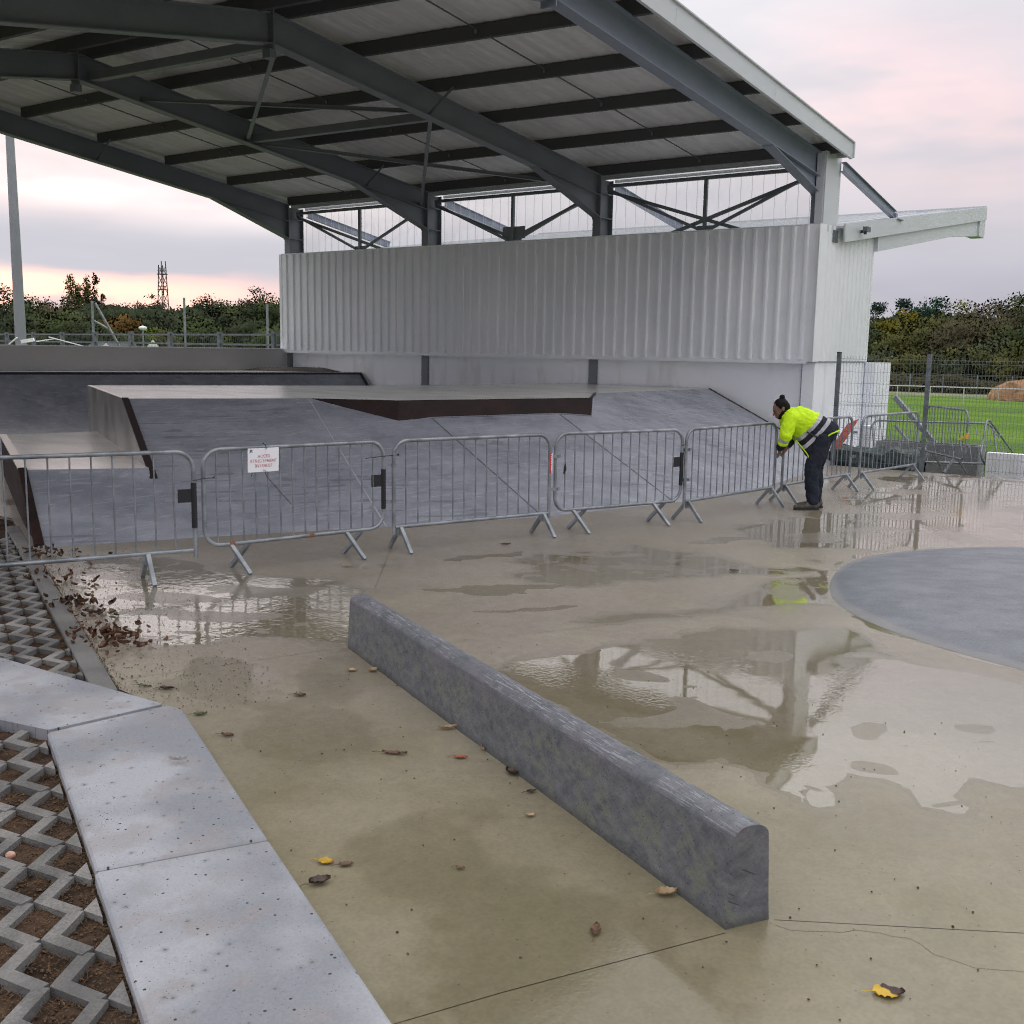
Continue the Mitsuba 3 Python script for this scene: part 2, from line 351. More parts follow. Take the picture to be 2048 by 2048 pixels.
scene['mat_white'] = prin((0.78, 0.78, 0.80), 0.6)
scene['mat_paper'] = prin((0.80, 0.81, 0.86), 0.7, spec=0.2)
scene['mat_red_ink'] = prin((0.42, 0.07, 0.09), 0.7, spec=0.2)
scene['mat_grey_ink'] = prin((0.16, 0.16, 0.2), 0.7, spec=0.2)
scene['mat_red'] = prin((0.55, 0.05, 0.06), 0.5)
scene['mat_tape'] = prin(speckle((0.48, 0.09, 0.07), (0.62, 0.20, 0.17), 12, 60, 0.1), 0.5)
scene['mat_yellow'] = prin((0.70, 0.36, 0.03), 0.5)
scene['mat_concrete_grey'] = prin(speckle((0.19, 0.19, 0.20), (0.27, 0.27, 0.28), 2.0, 60, 0.12), 0.7)

# ================================================================== THE SETTING
# ---- terrain, field
def terrain():
    rr = np.r_[0.0, np.geomspace(8, 3500, 60)]; th = np.linspace(0, 2 * np.pi, 97)[:-1]
    R, TH = np.meshgrid(rr, th, indexing='ij'); x, y = R * np.cos(TH) - 6, R * np.sin(TH) + 20
    z = -1.12 + 0.12 * (meshkit.fbm(np.stack([x * 0.08, y * 0.08, 0 * x], -1), 4, 3) - 0.5) * np.clip(R / 40, 0, 1)
    far = np.clip((R - 115) / 260, 0, 1); z = z + far * (5.0 * meshkit.fbm(np.stack([x * 0.006, y * 0.006, 0 * x], -1), 4, 8))
    n, m = R.shape; i, j = np.meshgrid(np.arange(n - 1), np.arange(m), indexing='ij'); k = lambda i, j: i * m + j % m
    q = np.stack([k(i, j), k(i + 1, j), k(i + 1, j + 1), k(i, j + 1)], -1).reshape(-1, 4)
    return tri(np.stack([x, y, z], -1).reshape(-1, 3), np.vstack([q[:, [0, 1, 2]], q[:, [0, 2, 3]]]))
def terrain_colour(p, n, uv):
    a = fbm(p.x * 0.25, p.y * 0.25, 0.0, 5); b = fbm(p.x * 2.5, p.y * 2.5, 1.0, 4)
    return mix(mix((0.075, 0.095, 0.035), (0.13, 0.115, 0.075), smoothstep(0.35, 0.65, a)), (0.055, 0.06, 0.03), 0.5 * b)
scene['mat_terrain'] = prin(proc(terrain_colour), 0.95, spec=0.1)
k = obj('terrain', terrain(), 'mat_terrain', smooth=True); labels[k] = {'kind': 'structure', 'label': 'rough ground of grass and earth around the skatepark'}
def field_colour(p, n, uv):
    a = fbm(p.x * 0.12, p.y * 0.5, 0.0, 4); b = fbm(p.x * 1.5, p.y * 3.0, 1.0, 4); g = noise(p.x * 14, p.y * 9, 0.3)
    c = mix((0.072, 0.140, 0.018), (0.110, 0.182, 0.028), smoothstep(0.3, 0.7, a))
    c = mix(c, (0.060, 0.150, 0.018), 0.5 * smoothstep(0.5, 0.8, b))
    return c * (0.8 + 0.4 * g)
scene['mat_field'] = bump(prin(proc(field_colour), 0.9, spec=0.15), lambda p, n, uv: 0.03 * fbm(p.x * 18, p.y * 12, 0.0, 3), 1.0, 1e-2)
fp = sg.Polygon([(-62, 23.5), (-8, 21.6), (60, 21.6), (110, 70), (55, 86), (-6, 86), (-62, 80)])
k = obj('sports_field', flat(fp, -0.98), 'mat_field'); labels[k] = {'kind': 'structure', 'label': 'bright green mown grass pitch behind the fence'}
gp = sg.Polygon([(-62, 80), (-6, 86), (55, 86), (55, 92.5), (-6, 93), (-62, 90)])
scene['mat_rough'] = prin(speckle((0.10, 0.125, 0.075), (0.19, 0.185, 0.13), 0.5, 9, 0.3), 0.95, spec=0.1)
k = obj('grass_verge', flat(gp, -0.975), 'mat_rough'); labels[k] = {'kind': 'structure', 'label': 'pale rough verge along the far side of the pitch'}


def blades(x0, x1, y0, y1, n, z, h):
    b = RNG.uniform([x0, y0], [x1, y1], (n, 2)); a = RNG.uniform(0, 2 * np.pi, n); hh = h * RNG.uniform(0.5, 1.2, n); w = 0.012
    d = np.stack([np.cos(a), np.sin(a)], 1); lean = RNG.normal(0, 0.03, (n, 2))
    v = np.stack([np.c_[b - d * w, np.full(n, z)], np.c_[b + d * w, np.full(n, z)], np.c_[b + lean, z + hh]], 1).reshape(-1, 3)
    return tri(v, np.arange(3 * n).reshape(-1, 3))
scene['mat_blade'] = prin(speckle((0.065, 0.130, 0.019), (0.115, 0.186, 0.030), 3.0, 40, 0.25), 0.8, spec=0.2)
k = obj('pitch_grass', blades(-9, 6, 22.2, 36, 70000, -0.98, 0.05), 'mat_blade'); labels[k] = {'kind': 'stuff', 'category': 'grass', 'label': 'short bright green grass blades of the pitch'}

# ---- the skatepark floor: one concrete plate, saw-cut joints recessed as thin gaps
A_DIR = V(0.902, -0.431); B_DIR = V(0.431, 0.902)
ab = lambda a, b: A_DIR * a + B_DIR * b
floor_edge = [(-11.6, 6.36), (-5.32, 3.50), (-4.80, 3.46), (-4.68, 3.45), (-3.11, 2.70), (-1.89, 2.12), (3.0, -0.22), (9, 2), (9, 19.05), (-7.0, 19.05), (-7.0, 19.78), (-22.5, 19.78), (-22.5, 6.0)]
floor_poly = sg.Polygon(floor_edge)
hump_c, hump_r = V(-0.55, 9.93), 2.66
cuts = [[(-7.85, 8.78), (-7.04, 7.76), (-5.87, 6.25), (-4.86, 4.96)], [(-1.364, 3.225), (-1.784, 2.471), (-2.0, 2.05)], [(-1.26, 3.412), (-0.52, 3.865), (1.5, 5.1)], [(-4.75, 4.93), (-3.42, 7.30), (-2.88, 8.3)],
        [(-2.3, 11.2), (-3.1, 13.0), (-4.6, 15.4), (-6.3, 17.6)], [(-0.5, 3.87), (0.3, 1.2)], [(-5.45, 3.62), (-4.9, 4.95)]]
saw = unary_union([sg.LineString(c).buffer(0.0020, cap_style=2) for c in cuts])
plates = floor_poly.difference(saw)
k = obj('skatepark_floor', extrude(floor_poly, 0.30, -0.312), 'mat_black'); del scene[k]; USED.discard(k)
key = thing('skatepark_floor', 'wet tan concrete skatepark floor', kind='structure')
put(key, cat_([extrude(floor_poly, 1.05, -1.06), flat(plates, 0.0)]), 'mat_floor')

# hairline crack by the end of the ledge
scene['mat_crack'] = prin((0.10, 0.075, 0.05), 0.9)
cp = [(-1.24, 3.38)]
for i in range(16):
    cp.append((cp[-1][0] + 0.052 + 0.012 * RNG.normal(), cp[-1][1] + 0.026 + 0.02 * RNG.normal()))
obj('crack', flat(sg.LineString(cp).buffer(0.0008), 0.0010), 'mat_crack', key)


# ---- puddles: thin flat sheets of water, outlines worn by noise
def worn(poly, amp, seed, step=0.03, f=2.2):
    poly = poly.buffer(0); out = []
    for g in getattr(poly, 'geoms', [poly]):
        L = g.exterior.length; s = np.arange(0, L, step); P = np.array([g.exterior.interpolate(t).coords[0] for t in s])
        q = np.c_[P * f, np.full(len(P), seed)]; dx = np.stack([meshkit.fbm(q, 5, seed) - .5, meshkit.fbm(q + 31.7, 5, seed + 50) - .5], 1)
        out.append(sg.Polygon(P + dx * 6.5 * amp).buffer(0))
    return unary_union(out)


def ell(cx, cy, rx, ry, deg): return affinity.rotate(affinity.scale(sg.Point(cx, cy).buffer(1, 24), rx, ry), deg, origin=(cx, cy))


def scatter_isles(poly, n, seed, r0, r1, deg=35):
    g = np.random.default_rng(seed); x0, y0, x1, y1 = poly.bounds; out = []
    while len(out) < n:
        x, y = g.uniform(x0, x1), g.uniform(y0, y1)
        if poly.contains(sg.Point(x, y)):
            r = r0 * (r1 / r0) ** g.uniform(); out.append(worn(ell(x, y, r * g.uniform(1.0, 2.6), r * g.uniform(0.5, 1.0), g.normal(deg, 25)), r * 0.5, int(g.integers(1, 900)), 0.02, 6))
    return unary_union(out)


LEDGE = [(-1.372, 3.243), (-1.278, 3.402), (-4.80, 5.115), (-4.889, 4.955)]
keepout = unary_union([sg.Polygon(LEDGE).buffer(0.004), sg.Point(*hump_c).buffer(hump_r - 0.03, 64)])
def puddle(pts, isles=(), amp=0.12, seed=1, bits=0, r=(0.03, 0.16), mat='mat_puddle', extra=(), label='still rainwater lying on the tan concrete', z=0.0008):
    p = worn(sg.Polygon(pts), amp, seed)
    for i, e in enumerate(isles): p = p.difference(worn(ell(*e), min(e[2], e[3]) * 0.45, seed + 7 * i + 3, 0.02, 3.5))
    for i, e in enumerate(extra): p = p.union(worn(ell(*e), min(e[2], e[3]) * 0.5, seed + 11 * i + 5, 0.02, 3.5))
    if bits: p = p.difference(scatter_isles(p, bits, seed + 77, *r))
    p = p.intersection(floor_poly.buffer(-0.01)).difference(keepout)
    p = unary_union([g for g in getattr(p, 'geoms', [p]) if g.area > 0.002]).simplify(0.003)
    for i, (w_, am) in enumerate(((.10, .035), (.04, .015))):
        q = worn(p.simplify(.02).buffer(w_), am, seed + 300 + i, .04, 5).intersection(floor_poly.buffer(-.01)).difference(keepout)
        obj('damp_patch', extrude(q, .01205 + .0003 * i, -.012), f'mat_damp_{i}', kind='structure', label='damp margin of a puddle on the concrete')
    return obj('puddle', extrude(p, .012 + z, -.012), mat, kind='structure', label=label)


puddle([[-3.77, 5.16], [-3.61, 5.78], [-3.32, 6.3], [-3.03, 6.91], [-2.61, 7.21], [-2.30, 7.50], [-1.94, 7.15], [-1.50, 7.0], [-0.9, 6.95], [-0.55, 6.2], [-0.72, 5.54], [-0.93, 5.14], [-0.91, 4.85], [-1.04, 4.72], [-1.21, 4.92], [-1.46, 4.85], [-1.41, 4.42], [-1.54, 4.52], [-1.81, 4.74], [-2.04, 4.62], [-2.38, 4.51], [-2.73, 4.72], [-3.01, 4.80], [-3.41, 4.99]],
       [(-2.44, 5.10, 0.40, 0.27, 18), (-3.02, 5.62, 0.19, 0.10, 10), (-1.60, 5.55, 0.16, 0.09, 60), (-1.36, 5.02, 0.13, 0.08, 20), (-2.62, 6.55, 0.20, 0.10, 60), (-1.95, 7.02, 0.22, 0.09, 20), (-1.15, 5.95, 0.12, 0.07, 30)], 0.10, 21, 14, (0.015, 0.05), extra=[(-1.52, 4.55, 0.05, 0.14, 20)],
       label='large still puddle right of the long ledge')
puddle([[-9.0, 5.62], [-8.47, 5.97], [-7.84, 6.05], [-7.16, 6.05], [-6.68, 6.19], [-6.28, 6.4], [-5.84, 6.16], [-5.15, 5.25], [-4.95, 5.05], [-5.4, 4.98], [-5.71, 4.80], [-5.85, 4.5], [-5.93, 4.27], [-6.27, 4.2], [-7.1, 4.55], [-8.0, 5.0]],
       [(-6.25, 4.92, 0.30, 0.13, 28), (-6.62, 4.78, 0.38, 0.10, 32), (-6.0, 5.12, 0.24, 0.10, 30), (-7.0, 5.05, 0.45, 0.12, 30), (-7.9, 5.3, 0.35, 0.10, 30), (-6.6, 5.75, 0.5, 0.16, 30)], 0.13, 43, 40, (0.02, 0.10), 'mat_film', label='bright shallow puddle left of the long ledge')
puddle([[-5.66, 8.21], [-5.32, 8.76], [-5.19, 9.65], [-4.56, 9.65], [-3.75, 9.37], [-3.3, 9.6], [-3.54, 8.97], [-4.33, 8.17], [-4.63, 7.65], [-5.08, 7.54]], [(-4.7, 8.6, 0.3, 0.12, 40)], 0.16, 81, 34, (0.03, 0.12), label='shallow puddle in front of the third and fourth barriers')
puddle([[-4.17, 6.42], [-3.76, 7.12], [-3.40, 7.65], [-3.38, 8.83], [-3.22, 9.38], [-2.87, 8.9], [-2.80, 8.3], [-2.97, 8.12], [-3.33, 7.54], [-3.76, 6.75]], [(-3.2, 8.5, 0.12, 0.3, 10)], 0.07, 95, 12, (0.02, 0.08), label='narrow puddle running to the edge of the blue grey hump')
puddle([[-4.9, 11.6], [-4.7, 12.8], [-4.6, 14.2], [-4.9, 15.26], [-5.0, 16.8], [-4.75, 18.28], [-4.3, 18.95], [1.5, 18.95], [1.5, 13.2], [-1.2, 12.75], [-2.1, 12.2], [-2.65, 11.3], [-3.13, 10.95], [-3.82, 10.6]],
       [(-3.45, 13.85, 0.62, 0.30, 55), (-3.62, 12.3, 0.40, 0.22, 50), (-2.75, 12.45, 0.25, 0.5, 40), (-4.4, 13.7, 0.3, 0.5, 20), (-2.2, 13.4, 0.3, 0.5, 60), (-3.9, 11.35, 0.25, 0.35, 30), (-4.35, 16.0, 0.5, 0.25, 70), (-2.5, 15.4, 0.5, 0.22, 60)], 0.26, 120, 46, (0.05, 0.24), label='wide puddle by the worker and the fence')
SL_ = [(ell(-5.25, 6.9, .45, .12, 40), .07), (ell(-5.0, 7.25, .35, .07, 40), .04), (ell(-4.55, 6.6, .45, .06, 52), .04), (ell(-6.1, 8.1, .5, .1, 60), .06), (ell(-4.6, 10.6, .6, .12, 60), .07)]
for t0, t1, w_ in ((262, 248, .035), (243, 226, .05), (221, 203, .035), (196, 176, .04), (170, 150, .06), (147, 128, .05)):
    SL_.append((sg.LineString([hump_c + (hump_r + .02) * V(math.cos(math.radians(t)), math.sin(math.radians(t))) for t in np.linspace(t0, t1, 12)]).buffer(w_), w_ * .7))
for i, (p, am) in enumerate(SL_):
    p = worn(p, am, 200 + i, 0.02, 4).intersection(floor_poly).difference(sg.Point(*hump_c).buffer(hump_r - 0.03, 64))
    obj('puddle', extrude(p.buffer(0), .0129, -.012), 'mat_puddle', kind='structure', label='small sliver of rainwater on the tan concrete' if i < 5 else 'sliver of rainwater along the rim of the blue grey hump')

# ---- pale border slabs, kerb, grass pavers, soil
key = thing('slab_border', 'border of large pale speckled concrete slabs', kind='structure')
slabs = [[(-4.815, 3.443), (-4.935, 2.835), (-5.268, 2.764), (-9.5, 2.3), (-10.5, 3.58), (-6.347, 3.354)],
         [(-4.905, 2.812), (-3.435, 2.132), (-3.119, 2.700), (-4.655, 3.452), (-4.78, 3.452)],
         [(-3.420, 2.118), (-2.02, 1.461), (-1.74, 2.035), (-3.104, 2.693)], [(-2.005, 1.454), (-0.6, 0.795), (-0.28, 1.34), (-1.725, 2.028)]]
for i, s in enumerate(slabs):
    g = sg.Polygon(s).buffer(-0.012, join_style=2).buffer(0.012)
    g = sg.Polygon(np.array(g.exterior.coords)).simplify(0.002)
    b = g.convex_hull if i else g
    m = chamfer_prism(b, 0.16, -0.128 + .001 * i, 0.010) if i else extrude(g, 0.16, -0.128)
    obj('slab', m, 'mat_slab', key)
key = thing('kerb', 'dark grey flush kerb stones along the pavers', kind='structure')
KA = V(-5.30, 3.46); KD = nrm(V(-11.45, 6.29) - KA); KN = V(KD[1], -KD[0])
if KN[1] < 0: KN = -KN
L0 = 0.0
for i in range(7):
    L1 = L0 + (0.30 if i == 0 else 1.0); a, b = KA + KD * (L0 + .002), KA + KD * (L1 - .002)
    g = sg.Polygon([a + KN * 0.02, b + KN * 0.02, b - KN * 0.11, a - KN * 0.11]); obj('kerb_stone', chamfer_prism(g, 0.12, -0.108 + 0.002 * (i % 2), 0.006), 'mat_kerb', key); L0 = L1

key = thing('soil', 'reddish brown soil in the paver cells', kind='structure')
def soil_mesh():
    a = np.arange(-13.5, 0.0, 0.022); b = np.arange(-1.6, 0.95, 0.022); Aa, Bb = np.meshgrid(a, b, indexing='ij')
    x = Aa * A_DIR[0] + Bb * B_DIR[0]; y = Aa * A_DIR[1] + Bb * B_DIR[1]
    z = -0.026 + 0.026 * (meshkit.fbm(np.stack([x * 3, y * 3, 0 * x], -1), 3, 2) - .5) + 0.016 * (meshkit.fbm(np.stack([x * 30, y * 30, 0 * x], -1), 3, 4) - .5)
    n, m = Aa.shape; i, j = np.meshgrid(np.arange(n - 1), np.arange(m - 1), indexing='ij'); k = lambda i, j: i * m + j
    q = np.stack([k(i, j), k(i + 1, j), k(i + 1, j + 1), k(i, j + 1)], -1).reshape(-1, 4)
    return tri(np.stack([x, y, z], -1).reshape(-1, 3), np.vstack([q[:, [0, 1, 2]], q[:, [0, 2, 3]]]))
put(key, soil_mesh(), 'mat_soil', True)
key = thing('grass_pavers', 'zigzag concrete grass pavers', kind='structure')
block = unary_union([sg.Polygon(s).buffer(0.014) for s in slabs] + [floor_poly, sg.Polygon([KA + KN * .03, KA + KD * 6.3 + KN * .03, KA + KD * 6.3 - KN * .118, KA - KN * .118])])
prs = []
for j in range(-12, 4):
    c = 0.30 + 0.152 * j; ph = 0.145 * (j % 2)
    for kk in range(0, 40):
        a0 = -0.45 - 0.29 * kk - ((0.45 - 5.667) % 0.29) + ph
        P = [ab(a0 - 0.1435, c + 0.050), ab(a0, c - 0.050), ab(a0 + 0.1435, c + 0.050)]
        mid = ab(a0, c); az = math.degrees(math.atan2(mid[1], mid[0]))
        if az > 154.5 or az < 100 or np.hypot(*mid) < 2.1: continue
        g = sg.LineString(P).buffer(0.0255, cap_style=2, join_style=2, mitre_limit=1.6).difference(block)
        for part in getattr(g, 'geoms', [g]):
            if part.area > 0.0012: prs.append((np.hypot(*mid), part))
prs.sort(key=lambda q: q[0])
rest = []
for i, (dd, g) in enumerate(prs):
    m = extrude(g, 0.09, -0.086 + 0.004 * RNG.normal() * 0.7)
    if m is None: continue
    if i < 300: obj('paver', m, f'mat_paver_{i % 3}', key)
    else: rest.append(m)
if rest: obj('far_pavers', cat_(rest), 'mat_paver_1', key, kind='stuff')


# soil crumbs, pine litter and a few weeds over the soil
def crumbs(n, sampler, s0, s1, flatten=0.7):
    base = trimesh.creation.icosphere(0, 1.0); vs, fs = [], []
    for i in range(n):
        x, y, z = sampler(); s = s0 * (s1 / s0) ** RNG.uniform(); a = RNG.uniform(0, 6.28)
        v = base.vertices * RNG.uniform(0.7, 1.3, 3) * s * (1, 1, flatten); c, q = math.cos(a), math.sin(a)
        vs.append(np.c_[v[:, 0] * c - v[:, 1] * q + x, v[:, 0] * q + v[:, 1] * c + y, v[:, 2] + z]); fs.append(base.faces + 12 * i)
    return tri(np.vstack(vs), np.vstack(fs))
def soil_at():
    p = ab(RNG.uniform(-9.5, -1.2), RNG.uniform(-0.9, 0.70)) if RNG.uniform() < 0.5 else ab(RNG.uniform(-5.2, -1.8), RNG.uniform(-0.2, 0.47)); return p[0], p[1], -0.022
scene['mat_crumb'] = prin(speckle((0.03, 0.02, 0.013), (0.13, 0.085, 0.05), 40, 200, 0.4), 0.9, spec=0.2)
obj('soil_crumbs', crumbs(9000, soil_at, 0.0022, 0.0075), 'mat_crumb', kind='stuff', label='crumbs of soil and grit between the pavers'); labels['soil_crumbs']['category'] = 'soil'
def fibres(n):
    vs = []
    for i in range(n):
        x, y, z = soil_at(); a = RNG.uniform(0, 6.28); L = RNG.uniform(.006, .022); d = V(math.cos(a), math.sin(a), RNG.normal() * .25) * L; w = V(-math.sin(a), math.cos(a), 0) * .0011; c = V(x, y, z + .004 + RNG.uniform() * .006); vs += [c - d - w, c - d + w, c + d]
    return tri(vs, np.arange(3 * n).reshape(-1, 3))
scene['mat_fibre'] = prin(speckle((0.05, 0.028, 0.016), (0.17, 0.105, 0.06), 60, 300, 0.3), 0.9, spec=0.2)
obj('needle_litter', fibres(9000), 'mat_fibre', kind='stuff', label='reddish needles and plant litter in the paver cells'); labels['needle_litter']['category'] = 'litter'
def edge_at():
    t = RNG.uniform(-5.3, -1.9); p = ab(t, 0.452 + RNG.normal() * 0.016); return p[0], p[1], -0.02
obj('edge_litter', crumbs(1500, edge_at, 0.003, 0.009), 'mat_crumb', kind='stuff', label='dark litter along the inner edge of the pale slabs'); labels['edge_litter']['category'] = 'litter'
def slab_at():
    t = RNG.uniform(-4.9, -1.9); b_ = 0.47 + abs(RNG.normal()) * 0.18; p = ab(t, b_); return p[0], p[1], 0.033
obj('slab_grit', crumbs(320, slab_at, 0.0010, 0.0030), 'mat_crumb', kind='stuff', label='specks of dark grit on the pale slabs'); labels['slab_grit']['category'] = 'grit'
def grit_at():
    while True:
        t = RNG.uniform() ** 1.5; x, y = KA + KD * RNG.uniform(-0.6, 4.6) + KN * (0.03 + 0.9 * t * t); 
        if floor_poly.contains(sg.Point(x, y)): return x, y, 0.005
obj('floor_grit', crumbs(3800, grit_at, 0.0012, 0.0055, 0.5), 'mat_crumb', kind='stuff', label='dark grit washed against the kerb on the wet floor'); labels['floor_grit']['category'] = 'grit'
def grit2():
    while True:
        x, y = RNG.uniform(-5, 0.5), RNG.uniform(1.8, 6.0)
        if floor_poly.contains(sg.Point(x, y)): return x, y, 0.004
obj('sparse_grit', crumbs(420, grit2, 0.0015, 0.0055, 0.6), 'mat_crumb', kind='stuff', label='scattered specks of grit on the tan floor'); labels['sparse_grit']['category'] = 'grit'

# ================================================================== SKATE OBSTACLES
H = 1.283; ZL = 0.595
A = V(-16.44, 10.47, H); B = V(-12.28, 8.32, H); D = V(-10.93, 10.35, H); E_ = V(-9.79, 10.95, H); F_ = V(-8.56, 14.06, H); F2 = V(-9.45, 15.6, H); G = V(-9.25, 19.70, H)
K1 = V(-12.6, 19.70, H); K2 = V(-13.87, 14.71, H)
Eb = V(-9.767, 10.921, 0.982); M1 = V(-9.577, 11.40, 1.034); M2 = V(-8.77, 13.435, 1.05); Fb = V(-8.543, 14.008, 1.004)
P0 = V(-9.70, 5.57, 0); P1 = V(-9.0, 6.96, 0); P2 = V(-7.98, 8.72, 0); P3 = V(-7.05, 10.5, 0); P4 = V(-6.40, 12.7, 0); P5 = V(-6.06, 14.5, 0); P6 = V(-6.55, 19.70, 0)
LA = V(-11.20, 6.27, ZL); LB = V(-10.36, 7.328, ZL); LBACK = V(-15.3, 9.88, ZL); LBL = V(-15.6, 8.46, ZL)
fb = thing('funbox', 'long grey concrete funbox with flat deck behind the barriers', 'skate ramp')
def fan(*P): return tri(np.array(P), [[0, i, i + 1] for i in range(1, len(P) - 1)])
deck = fan(V(-13, 14, H), A, B, D, E_, F_, F2, G, K1, K2, A)
def rmat(): return 'mat_ramp'
scene['mat_deck'] = prin(speckle((0.36, 0.345, 0.32), (0.47, 0.45, 0.42), 1.2, 60, 0.08, (1, 2.5, 1)), 0.20, spec=1.0)
obj('deck', deck, 'mat_deck', fb)
g = 0.004
def sub(m, n=3):
    return m
C_ = V(-10.27, 7.281, 0.484)
DL = P2
# the bank carries on below the side platform as one plane
obj('bank', cat_([fan(B, C_, P1, P2 + V(-.0, 0, 0), D)]), 'mat_ramp', fb)
o = V(0.006, 0, 0)
obj('bank', fan(D + V(.008, .008, -.001), P2 + V(.006, .008, 0), P3, M1, Eb), 'mat_ramp', fb)
obj('bank', fan(M1 + V(0, .007, -.001), P3 + V(.004, .007, 0), P4, M2), 'mat_ramp', fb)
obj('bank', cat_([fan(M2 + V(0, .007, -.001), P4 + V(.004, .007, 0), P5, Fb), fan(Fb, P5, F2, F_), fan(P5, P6, G, F2)]), 'mat_ramp', fb, label='right hand concrete bank running down along the white wall')
obj('riser', cat_([fan(D - V(0, 0, .004), Eb, E_ - V(0, 0, .004)), fan(E_ - V(0, 0, .004), Eb, M1, M2, Fb, F_ - V(0, 0, .004))]), 'mat_corten', fb, label='dark rusty steel riser under the deck edge')
obj('side_panel', fan(A, V(*A[:2], .3), V(*C_[:2], .3), C_, B), 'mat_side_panel', fb, label='smooth grey end wall of the funbox')
def edge(P, w=0.05, h=0.018): return cat_([bar(P[i], P[i + 1], w, h) for i in range(len(P) - 1)])
side = nrm(np.cross(V(*(C_ - B)), (0, 0, 1)))
obj('steel_edge', tri(np.array([B, B - V(0, 0, .01), C_, C_ - V(0, 0, .03)]) + np.array([[0, 0, .006]] * 4), [[0, 1, 2], [1, 3, 2]]), 'mat_edge_steel', fb)
obj('steel_edge', bar(B + V(.02, .03, .006), C_ + V(.02, .03, .008), 0.085, 0.016), 'mat_edge_steel', fb)
obj('steel_edge', edge([A + V(.02, .03, -.006), B + V(0, .03, -.006)], .05, .02), 'mat_edge_bright', fb)
obj('steel_edge', edge([F_ + V(-.02, 0, .004), F2 + V(0, 0, .004)], .05, .012), 'mat_edge_steel', fb)
obj('steel_edge', edge([G + V(0.01, -.03, .004), P6 + V(0, -.03, .004)], .05, .014), 'mat_edge_steel', fb)
obj('steel_edge', edge([Eb + V(.008, 0, .006), M1 + V(.008, 0, .006), M2 + V(.008, 0, .006), Fb + V(.008, 0, .006)], .02, .01), 'mat_ramp', fb)
obj('steel_edge', edge([D + V(.008, -.008, .002), Eb + V(.008, -.008, .006)], .02, .01), 'mat_ramp', fb)
obj('back_wall', cat_([fan(A, K2, V(*K2[:2], 0), V(*A[:2], 0)), fan(K2, K1, V(*K1[:2], 0), V(*K2[:2], 0))]), 'mat_side_panel', fb)

scene['mat_joint'] = prin((0.10, 0.103, 0.115), 0.6); scene['mat_joint_pale'] = prin((0.40, 0.40, 0.43), 0.6)
for a_, b_, m_ in ((D, P2, 'mat_joint_pale'), (M1, P3, 'mat_joint'), (M2, P4, 'mat_joint')):
    obj('joint', bar(a_ + V(0, 0, .001), b_ + V(0, 0, .001), .014, .008), m_, fb)
lb = thing('low_platform', 'low concrete bank with flat top left of the funbox', 'skate ramp')
obj('deck', fan(LA, LB, LBACK, LBL), 'mat_deck', lb)
obj('bank', fan(LA, P0, P1, C_, LB), 'mat_ramp', lb)
LAd = V(-11.33, 5.93, 0)
obj('side_wall', fan(LA, LBL, V(*LBL[:2], -.2), V(*LA[:2], -.2), P0 - V(0, 0, .2), P0), 'mat_corten', lb)
obj('steel_edge', edge([LBL + V(0, .03, .006), LA + V(0, .03, .006)], .10, .016), 'mat_edge_bright', lb)
obj('steel_edge', edge([LA + V(-.01, .03, .0), P0 + V(-.03, .03, 0.01)], .09, .05), 'mat_corten', lb)

qp = thing('quarter_pipe', 'dark grey quarter pipe with black coping in front of the grey wall', 'skate ramp')
Q0 = V(-18.88, 19.70, 1.347); Q1 = V(-20.6, 8.0, 1.41); dirq = nrm(Q1 - Q0); outq = V(0.989, -0.145, 0)
def curve(o):
    out = []
    for t in np.linspace(0, 1, 13):
        ang = math.radians(62) * t; Rr = 2.55; x = Rr * (math.sin(math.radians(62)) - math.sin(math.radians(62) * (1 - t))); z = 1.347 * (1 - math.cos(math.radians(62) * (1 - t))) / (1 - math.cos(math.radians(62)))
        out.append((x, z))
    return out
cv = curve(0); va = [Q0 * (1, 1, 0) + outq * x + V(0, 0, z * Q0[2] / 1.347) for x, z in cv]; vb = [Q1 * (1, 1, 0) + outq * x + V(0, 0, z * Q1[2] / 1.347) for x, z in cv]
n = len(va); fq = []
for i in range(n - 1): fq += [[i, i + 1, n + i], [i + 1, n + i + 1, n + i]]
obj('transition', tri(np.vstack([va, vb]), fq), 'mat_ramp', qp, smooth=True)
obj('coping', cyl(Q0 + V(0, 0, -.012), Q1 + V(0, 0, -.012), 0.032, 10), 'mat_black', qp)
obj('coping', bar(Q0 + V(0.01, -.03, 0), va[6] + V(0.01, -.03, .02), 0.05, 0.05), 'mat_black', qp)
obj('deck', fan(Q0 + V(0, 0, .012), Q1 + V(0, 0, .012), V(-21.55, 8.0, 1.40), V(-21.55, 19.7, 1.36)), 'mat_deck', qp)
wd = thing('corner_wedge', 'small black wedge ramp in the corner of the white wall', 'skate ramp')
WC = V(-20.6, 18.9, 1.36)
wp = np.array([WC + V(-.8, .7, 0), WC + V(-.35, .55, .10), WC + V(.55, .62, .10), WC + V(1.1, .75, 0), WC + V(1.0, -.1, 0), WC + V(.4, -.2, .085), WC + V(-.55, -.6, .085), WC + V(-.85, -.9, 0)])
put(wd, trimesh.convex.convex_hull(wp), 'mat_corten')

